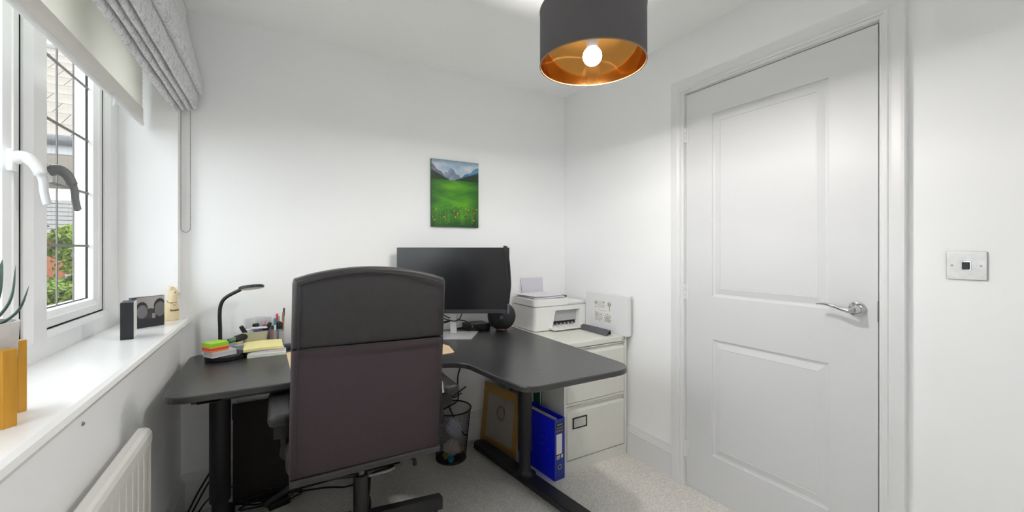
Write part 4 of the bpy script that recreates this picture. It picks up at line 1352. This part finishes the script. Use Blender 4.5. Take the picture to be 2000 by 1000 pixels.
tag(oblong('eraser_card', .012, 2.278, DZ + .010, .022, .004, .080, .0, mat('grey_card_note', (206, 208, 212), .6, vary=.1, vscale=80)), 'pale grey printed card inside the clear cup', 'card')
tag(oblong('navy_box', .036, 2.272, DZ, .050, .04, .018, .1, mat('slate_blue_plastic', (66, 84, 104), .45, vary=.08), .002), 'slate blue small case beside the pen cup', 'case')

# pale desk mat, mostly hidden by the chair
M_mat = mat('beige_desk_mat', (226, 200, 160), .6, vary=.03)
o = obj('desk_mat', prism(new(), rpoly([(.052, 1.80, .03), (.725, 1.79, .03), (.750, 1.93, .03), (.70, 2.09, .04), (.040, 2.19, .02)], 6), DZ, DZ + .003, .001), M_mat)
tag(o, 'pale beige desk mat lying on the desk behind the chair', 'desk mat')

# ================================================================== UNDER THE DESK
o = thing('propped_noticeboard', 'flat near-black board propped against the wall under the desk', 'board', (.2, 2.31, 0))
obj('board', loft(new(), [[(-.175, 2.292, 0), (.60, 2.292, 0), (.60, 2.318, 0), (-.175, 2.318, 0)], [(-.175, 2.307, .462), (.60, 2.307, .462), (.60, 2.334, .462), (-.175, 2.334, .462)]]), mat('near_black_brown', (34, 28, 25), .7, vary=.12, vscale=30), o)
bm = new()
box(bm, -.178, -.168, 2.296, 2.336, .40, .466, .002, 1)
obj('corner_cap', bm, M_blkplastic, o)

# wire mesh waste bin
bn = thing('waste_bin', 'black wire mesh waste bin under the desk', 'bin', (.868, 2.20, 0))
M_wire = mat('black_wire', (24, 24, 26), .45, vary=.05)
bm = new()
rb0, rb1, hb = .083, .112, .285
NB = 84
for k in range(NB):
    for sgn in (-1, 1):
        a0 = 2 * PI * k / NB
        a1 = a0 + sgn * 2 * PI * 10 / NB
        pts = []
        for s in range(7):
            f = s / 6
            r = rb0 + (rb1 - rb0) * f
            a = a0 + (a1 - a0) * f
            pts.append((.868 + r * math.cos(a), 2.20 + r * math.sin(a), .004 + hb * f))
        tube(bm, pts, .0006, 3)
mesh_o = obj('mesh_wall', bm, M_wire, bn)
mesh_o['kind'] = 'stuff'
for r, z, t_ in ((rb1 + .001, hb + .003, .0042), (rb0 + .0, .006, .0045)):
    obj('rim', tube(new(), [(.868 + r * math.cos(2 * PI * k / 40), 2.20 + r * math.sin(2 * PI * k / 40), z) for k in range(41)], t_, 8), M_wire, bn, smooth=True)
obj('bin_base', lathe(new(), [(0, .0), (rb0, .0), (rb0, .006), (0, .006)], 32, T(.868, 2.20, 0)), M_wire, bn)
def crumple(name, label, cat, c, r, m, seed, sc=(1, 1, 1)):
    rr = random.Random(seed)
    t = bmesh.new(); bmesh.ops.create_icosphere(t, subdivisions=3, radius=r)
    ax = [(Vector((rr.uniform(-1, 1), rr.uniform(-1, 1), rr.uniform(-1, 1))).normalized(), rr.uniform(.5, .95)) for _ in range(16)]
    for v in t.verts:
        d = v.co.normalized()
        s = 1.0
        for a, k in ax:
            q = d.dot(a)
            if q > k * .8:
                s = min(s, k * .8 / q + .12)
        v.co = d * r * s * rr.uniform(.93, 1.07)
        v.co.x *= sc[0]; v.co.y *= sc[1]; v.co.z *= sc[2]
    bm = merge(new(), t, T(*c))
    return tag(obj(name, bm, m), label, cat)
crumple('crumpled_bag', 'crumpled pale plastic bag filling the waste bin', 'rubbish', (.872, 2.190, .178), .066, mat('pale_lilac_plastic', (196, 196, 212), .5, vary=.1, vscale=20), 1, (1, .8, 1.15))
crumple('crumpled_paper', 'crumpled white paper low in the waste bin', 'rubbish', (.868, 2.175, .070), .055, mat('bin_paper', (206, 200, 196), .8, vary=.05), 2, (1, .9, .95))
crumple('green_wrapper', 'olive green wrapper at the bottom of the waste bin', 'rubbish', (.828, 2.172, .036), .024, mat('olive_wrap', (142, 160, 62), .5, vary=.15), 3)
crumple('blue_wrapper', 'bright blue wrapper at the bottom of the waste bin', 'rubbish', (.842, 2.140, .030), .022, mat('cyan_wrap', (46, 166, 206), .5, vary=.1), 4)
crumple('tan_wrapper', 'yellowish wrapper at the right of the waste bin bottom', 'rubbish', (.918, 2.190, .045), .028, mat('tan_wrap', (182, 172, 120), .6, vary=.15), 5)

# picture frame turned back to front
BL, BR, TR, TL = Vector((1.112, 2.325, .0)), Vector((1.170, 1.985, .0)), Vector((1.212, 1.975, .372)), Vector((1.150, 2.325, .345))
ux = (BR - BL); fw = ux.length; ux.normalize()
uz = ((TL - BL) + (TR - BR)) / 2; fh = uz.length; uz = (uz - ux * uz.dot(ux)).normalized()
uy = uz.cross(ux)
Mf = Matrix(((ux.x, uy.x, uz.x, BL.x), (ux.y, uy.y, uz.y, BL.y), (ux.z, uy.z, uz.z, BL.z), (0, 0, 0, 1)))
fr = thing('picture_frame', 'picture frame turned back to front with brown tape round its edge', 'picture frame', tuple(BL))
M_tape = mat('brown_kraft_tape', (176, 138, 68), .5, vary=.06, vscale=14)
sgn_y = 1 if (Mf.to_3x3() @ Vector((0, -1, 0))).x < 0 else -1
def fb(name, x0, x1, z0, z1, y0, y1, m, par):
    a, b = sorted((y0 * sgn_y, y1 * sgn_y))
    return obj(name, box(new(), x0, x1, a, b, z0, z1, 0, 1, Mf), m, par)
fb('backing_board', 0, fw, 0, fh, .0, .012, mat('grey_backing_board', (172, 164, 156), .8, vary=.03), fr)
for x0, x1, z0, z1 in ((0, .045, 0, fh), (fw - .045, fw, 0, fh), (.045, fw - .045, 0, .045), (.045, fw - .045, fh - .055, fh)):
    fb('tape_strip', x0, x1, z0, z1, -.0012, 0, M_tape, fr)
bm = new()
cx_, cz_ = fw * .53, fh * .60
tube(bm, [(cx_ + .036 * math.cos(2 * PI * k / 24), -.003 * sgn_y, cz_ + .040 * math.sin(2 * PI * k / 24)) for k in range(25)], .0018, 6, M=Mf)
tube(bm, [(cx_ + .033 * math.cos(2 * PI * k / 24) + .003, -.005 * sgn_y, cz_ + .038 * math.sin(2 * PI * k / 24)) for k in range(25)], .0015, 6, M=Mf)
tube(bm, [(cx_ + .036, -.004 * sgn_y, cz_), (cx_ + .034, -.004 * sgn_y, cz_ + .09)], .0012, 6, M=Mf)
obj('coiled_cord', bm, mat('grey_cord', (110, 106, 102), .6, vary=.1), fr)

# lever arch file and the folders behind it
bd = thing('lever_arch_file', 'bright blue lever arch file standing by the filing cabinet', 'file', (1.275, 1.85, 0))
M_blue = mat('royal_blue_file', (6, 26, 228), .42, vary=.05, vscale=30)
M_blue2 = mat('blue_spine', (30, 56, 150), .45, vary=.05)
Mbd = T(1.239, 1.708, 0) @ RZ(math.radians(5))
def bb(name, x0, x1, y0, y1, z0, z1, m, par, bev=.0006):
    return obj(name, box(new(), x0, x1, y0, y1, z0, z1, bev, 1, Mbd), m, par)
bb('front_cover', 0, .003, 0, .280, .0, .315, M_blue, bd)
bb('back_cover', .067, .070, 0, .280, .0, .315, M_blue, bd)
spn = bb('spine', 0, .070, 0, .003, 0, .315, M_blue2, bd)
bb('header_label', .008, .062, -.0008, .001, .245, .300, mat('black_label', (36, 40, 56), .5, vary=.05), spn, 0)
bb('white_label', .012, .050, -.0012, .001, .135, .238, M_paper, spn, 0)
bb('lower_label', .010, .060, -.0009, .001, .108, .134, mat('black_label2', (40, 42, 54), .5, vary=.05), spn, 0)
bb('barcode', .014, .036, -.0013, .0, .110, .128, M_paper, spn, 0)
bb('size_mark', .044, .056, -.0013, .0, .112, .130, M_paper, spn, 0)
bm = new()
for k in range(4):
    box(bm, .017 + k * .0045, .0192 + k * .0045, -.0016, 0, .112, .124, 0, 1, Mbd)
obj('barcode_lines', bm, M_ink, spn)
bm = new()
box(bm, .018, .052, -.0012, 0, .283, .290, 0, 1, Mbd)
box(bm, .012, .056, -.0012, 0, .268, .272, 0, 1, Mbd)
for k in range(3):
    box(bm, .013 + k * .016, .023 + k * .016, -.0012, 0, .250, .260, 0, 1, Mbd)
obj('header_print', bm, mat('print_grey', (128, 134, 150), .5, vary=.05), spn)
bm = lathe(new(), [(.0085, 0), (.0125, 0), (.0120, .002), (.0085, .002)], 28, Mbd @ T(.034, 0, .068) @ RX(PI / 2), close=True)
rg_ = obj('finger_ring', bm, M_chrome, spn, smooth=True)
obj('finger_hole', lathe(new(), [(0, .0), (.0088, 0), (.0088, .0008), (0, .0008)], 24, Mbd @ T(.034, 0, .068) @ RX(PI / 2)), M_ink, rg_)
for yy, zz in ((.10, .20), (.06, .20), (.10, .16), (.06, .145)):
    obj('rivet', lathe(new(), [(0, .0012), (.003, .0008), (.003, 0), (0, 0)], 12, Mbd @ T(0, yy, zz) @ RY(-PI / 2)), M_chrome, bd)
for k, (x0, x1, h_, l_) in enumerate(((.008, .018, .300, .21), (.019, .028, .306, .20), (.029, .036, .302, .20), (.040, .046, .304, .19))):
    bb('filed_papers', x0, x1, .055 + .01 * k if k < 3 else .035, .25, .01, h_, [M_paper2, mat('cream_sheets', (226, 216, 180), .8, vary=.08, vscale=60), mat('pink_sheets', (222, 206, 206), .8, vary=.08), M_paper][k], bd, .0003)
tl = thing('teal_folder', 'tall teal folder standing against the cabinet side behind the blue file', 'folder', (1.316, 2.07, 0))
M_teal = mat('teal_card', (18, 128, 108), .6, vary=.08, vscale=20)
obj('cover', B(1.3115, 1.3135, 1.952, 2.21, 0, .46, .0004, 1), M_teal, tl)
obj('cover', B(1.3185, 1.3205, 1.945, 2.21, 0, .46, .0004, 1), mat('dark_teal_card', (10, 72, 66), .6, vary=.08), tl)
obj('sheets', B(1.314, 1.318, 1.95, 2.20, .005, .455), M_paper, tl)
M_cream2 = mat('off_white_folder', (206, 202, 198), .7, vary=.04)
for k, (y, lb, th, mm) in enumerate(((2.03, 'white document folder next to the teal one', .035, M_cream2), (2.085, 'second white document folder counting from the teal one', .03, M_paper2), (2.15, 'off-white folder with a dark red label under the desk', .04, M_cream2), (2.215, 'white folder nearest the back wall under the desk', .045, M_paper))):
    f_ = thing('document_folder', lb, 'folder', (1.29, y, 0), 0, 'white folders standing beside the cabinet')
    obj('folder_body', B(1.248, 1.308, y - th / 2, y + th / 2, 0, .452 - .006 * (k % 2), .002, 1), mm, f_)
    for q in range(2):
        obj('page_edge', B(1.2465, 1.249, y - th / 2 + .006 + q * .012, y - th / 2 + .010 + q * .012, .03, .44), mat('page_line', (168, 164, 164), .8, vary=.05), f_)
    if k == 2:
        obj('red_label', B(1.2455, 1.249, y - .016, y + .016, .372, .425), mat('maroon_label', (88, 40, 44), .6, vary=.2, vscale=90), f_)

# cables under the desk
GC = 'loose black cables under the desk'
cable('black cable hanging down the wall behind the desk to the bin', [(1.035, 2.34, .69), (1.037, 2.342, .56), (1.030, 2.342, .50), (.985, 2.338, .47), (.965, 2.338, .40), (.97, 2.338, .30), (.955, 2.335, .262), (.90, 2.33, .245), (.86, 2.33, .23)], .0042)
cable('second black cable hanging close beside the first behind the frame', [(1.055, 2.335, .69), (1.058, 2.340, .54), (1.060, 2.345, .44)], .0042)
cable('black cable drooping from the desk across the rim of the bin', [(.78, 2.30, .66), (.815, 2.31, .48), (.86, 2.315, .36), (.91, 2.315, .305), (.96, 2.325, .32), (1.02, 2.335, .345)], .0040)
cable('black cable twin loop behind the waste bin', [(.80, 2.31, .62), (.84, 2.315, .45), (.88, 2.32, .34), (.93, 2.325, .295), (.99, 2.335, .31)], .0036)
cable('black cable running from the bin down to the desk foot', [(.90, 2.34, .26), (.95, 2.338, .15), (1.00, 2.33, .06), (1.02, 2.32, .05)], .004)
cable('black cable falling behind the left desk leg', [(-.20, 2.30, .30), (-.26, 2.305, .18), (-.315, 2.29, .08), (-.345, 2.20, .012), (-.30, 2.10, .006), (-.22, 2.05, .006)], .004)
cable('second black cable falling behind the left desk leg', [(-.19, 2.315, .26), (-.25, 2.310, .16), (-.30, 2.29, .07), (-.335, 2.17, .010), (-.30, 2.03, .006), (-.2, 2.0, .006)], .0038)
cable('black cable curving low along the left wall', [(-.15, 2.285, .10), (-.23, 2.272, .095), (-.285, 2.23, .06), (-.315, 2.11, .010), (-.29, 1.98, .005), (-.2, 1.93, .005)], .0036)
def coil(label, cx, cy, r, n, seed, rad=.0036):
    rr = random.Random(seed)
    pts = []
    for k in range(n):
        a = k * 2 * PI / 9
        pts.append((cx + (r + rr.uniform(-.3, .3) * r) * math.cos(a) * 1.5, cy + (r + rr.uniform(-.3, .3) * r) * math.sin(a) * .7, .006 + .0014 * k + rr.uniform(0, .006)))
    return cable(label, pts, rad, 5)
coil('tangle of black cable on the carpet behind the chair', -.045, 2.235, .055, 30, 2)
coil('smaller tangle of black cable nearer the chair', .02, 2.225, .05, 18, 5)
ad = thing('power_adapter', 'black plug adapter lying in the cable tangle', 'adapter', (0, 2.21, 0))
obj('case', box(new(), -.045, .045, -.022, .022, .0, .032, .005, 2, T(.01, 2.195, .0) @ RZ(.3)), M_blkplastic, ad)
obj('pin', box(new(), -.055, -.045, -.004, .004, .012, .018, 0, 1, T(.01, 2.195, .0) @ RZ(.3)), M_chrome, ad)
cable('white cable lying on the carpet behind the chair', [(.42, 2.23, .008), (.47, 2.22, .012), (.52, 2.225, .010), (.56, 2.25, .006)], .006, 6, M_upvc)
cable('black cable running across the carpet behind the chair', [(.56, 2.27, .006), (.45, 2.25, .007), (.36, 2.20, .006), (.30, 2.19, .006), (.22, 2.23, .006), (.10, 2.26, .006)], .004)

# ================================================================== OUTSIDE
GZ = -2.7
M_grass = mat('pale_paving', (128, 124, 114), .95, vary=.2, vscale=1.5)
o = obj('ground', B(-60, -.72, -20, 80, GZ - .1, GZ), M_grass)
o['kind'] = 'structure'
M_brickw = mat('far_brick', (122, 72, 52), .9, vary=.15, vscale=6)
M_tile = mat('pale_roof_tile', (112, 105, 97), .85, vary=.12, vscale=3)
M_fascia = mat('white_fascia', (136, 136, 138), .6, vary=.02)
nh = thing('neighbour_house', 'pale tiled roof and eave of the neighbouring house outside the window', 'house', (-4.5, 8.5, GZ))
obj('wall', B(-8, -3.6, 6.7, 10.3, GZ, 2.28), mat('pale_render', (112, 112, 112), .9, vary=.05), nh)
rise = .70
ez, ey, rx1 = 2.36, 6.0, -1.55
obj('roof', loft(new(), [[(-8, ey + .02, ez - .02), (-8, 8.5, ez + 2.5 * rise - .05), (-8, 11.0, ez - .02)], [(rx1, ey + .02, ez - .02), (rx1, 8.5, ez + 2.5 * rise - .05), (rx1, 11.0, ez - .02)]]), mat('roof_under', (90, 84, 78), .9, vary=.1), nh)
tile_me = None
sl = math.atan(rise)
nrow, tw, tl_ = 10, .30, 2.5 / math.cos(sl) / 10
for r_ in range(nrow):
    for c_ in range(7):
        x = rx1 - tw * (c_ + 1) + (tw / 2 if r_ % 2 else 0)
        if tile_me is None:
            t0 = obj('roof_tile', box(new(), .003, tw - .003, -.03, tl_, 0, .022, .002, 1), M_tile)
            t0.parent = nh
            tile_me = t0.data
            tl0 = t0.location.copy()
            to_ = t0
        else:
            to_ = bpy.data.objects.new('roof_tile', tile_me)
            COL.objects.link(to_)
            to_.parent = nh
        yy = ey + r_ * tl_ * math.cos(sl)
        zz = ez + r_ * tl_ * math.sin(sl)
        Mt = T(x, yy, zz + .004) @ RX(sl - .012) @ Matrix.Translation(tl0)
        L_ = mw(nh).inverted() @ Mt
        to_.location = L_.to_translation()
        to_.rotation_euler = L_.to_euler()
obj('ridge', B(-8, rx1, 8.44, 8.60, ez + 2.5 * rise - .02, ez + 2.5 * rise + .06, .02, 2), mat('ridge_tile', (120, 118, 116), .85, vary=.05), nh)
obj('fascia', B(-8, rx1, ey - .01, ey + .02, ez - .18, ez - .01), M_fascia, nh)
obj('soffit', B(-8, rx1, ey + .02, 7.3, ez - .19, ez - .17), mat('soffit_board', (120, 112, 102), .7, vary=.04), nh)
bm = new()
tube(bm, [(-8, ey - .06, ez - .045), (rx1, ey - .06, ez - .045)], .055, 14)
obj('gutter', bm, mat('grey_gutter', (70, 70, 72), .5, vary=.05), nh, smooth=True)

fh_ = thing('far_house', 'brick house with grey slate roof beyond the trees', 'house', (-14, 45, GZ))
obj('wall', B(-24, -6.6, 42, 50, GZ, 2.05), M_brickw, fh_)
rf = obj('roof', loft(new(), [[(-24.3, 41.6, 1.98), (-24.3, 46, 5.1), (-24.3, 50.4, 1.98)], [(-6.3, 41.6, 1.98), (-6.3, 46, 5.1), (-6.3, 50.4, 1.98)]]), mat('slate', (96, 94, 92), .8, vary=.08, vscale=4), fh_)
for k in range(9):
    f = k / 9
    obj('slate_course', B(-24.3, -6.3, 41.6 + 4.4 * f, 41.66 + 4.4 * f, 1.98 + 3.12 * f, 2.03 + 3.12 * f), mat('slate_edge', (62, 62, 62), .8, vary=.05), rf)
for wx in (-13.3, -11.0, -8.6):
    for wz in (-1.8, .3):
        w_ = obj('window', B(wx, wx + 1.1, 41.94, 42.02, wz, wz + 1.15), M_fascia, fh_)
        obj('pane', B(wx + .1, wx + .5, 41.92, 41.95, wz + .1, wz + 1.05), mat('far_glass', (60, 70, 78), .15, vary=.1), w_)
        obj('pane', B(wx + .6, wx + 1.0, 41.92, 41.95, wz + .1, wz + 1.05), MATS['far_glass'], w_)

M_fol = mat('tree_leaves', (84, 100, 30), .8, vary=.45, vscale=1.2)
M_hed = mat('hedge_leaves', (74, 98, 36), .8, vary=.4, vscale=1.5)
def foliage(blobs, count, size, seed):
    rr = random.Random(seed)
    V, Fc = [], []
    for _ in range(count):
        c, r = blobs[rr.randrange(len(blobs))]
        d = Vector((rr.gauss(0, 1), rr.gauss(0, 1), rr.gauss(0, 1))).normalized()
        p = Vector(c) + Vector((d.x * r[0], d.y * r[1], d.z * r[2])) * rr.uniform(.6, 1.05)
        u = Vector((rr.gauss(0, 1), rr.gauss(0, 1), rr.gauss(0, 1))).normalized()
        w = u.orthogonal().normalized()
        s = size * rr.uniform(.6, 1.3)
        i = len(V)
        V += [p + u * s, p + w * s * .5, p - u * s, p - w * s * .5]
        Fc.append((i, i + 1, i + 2, i + 3))
    bm = new()
    vv = [bm.verts.new(v) for v in V]
    for f in Fc:
        bm.faces.new([vv[i] for i in f])
    return bm
tree = thing('garden_tree', 'leafy green tree in front of the far brick house', 'tree', (-9.3, 27, GZ))
rt = random.Random(5)
blobs = [((-9.6, 27, .9), (1.3, 1.3, 1.6))]
for _ in range(16):
    blobs.append(((-9.5 + rt.uniform(-1.5, 1.35), 27 + rt.uniform(-1.2, 1.2), rt.uniform(-1.6, 2.2)), (.62, .62, .5)))
blobs += [((-8.0, 27, .3), (.6, .6, .4)), ((-7.9, 27, -.7), (.7, .6, .5)), ((-8.5, 27, 1.9), (.45, .5, .4)), ((-8.1, 27, 1.2), (.5, .5, .2))]
obj('foliage', foliage(blobs, 7000, .12, 9), M_fol, tree)
bm = new()
tube(bm, [(-9.3, 27, GZ), (-9.35, 27, -1), (-9.4, 27, 1.5)], [.22, .06], 10, 3)
obj('trunk', bm, mat('bark', (70, 58, 46), .9, vary=.2), tree, smooth=True)
hg = thing('garden_hedge', 'clipped green hedge below the far brick house', 'hedge', (-10, 36, GZ))
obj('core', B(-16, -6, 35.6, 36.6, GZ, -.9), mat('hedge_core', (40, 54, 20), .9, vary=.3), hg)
hb_ = [((-16 + k * .5, 36.0, z), (.5, .6, .45)) for k in range(21) for z in (-2.2, -1.5, -1.0)]
obj('foliage', foliage(hb_, 7000, .10, 4), M_hed, hg)

# clean up the working notes kept on the objects
for o in bpy.data.objects:
    if '_mw' in o:
        del o['_mw']
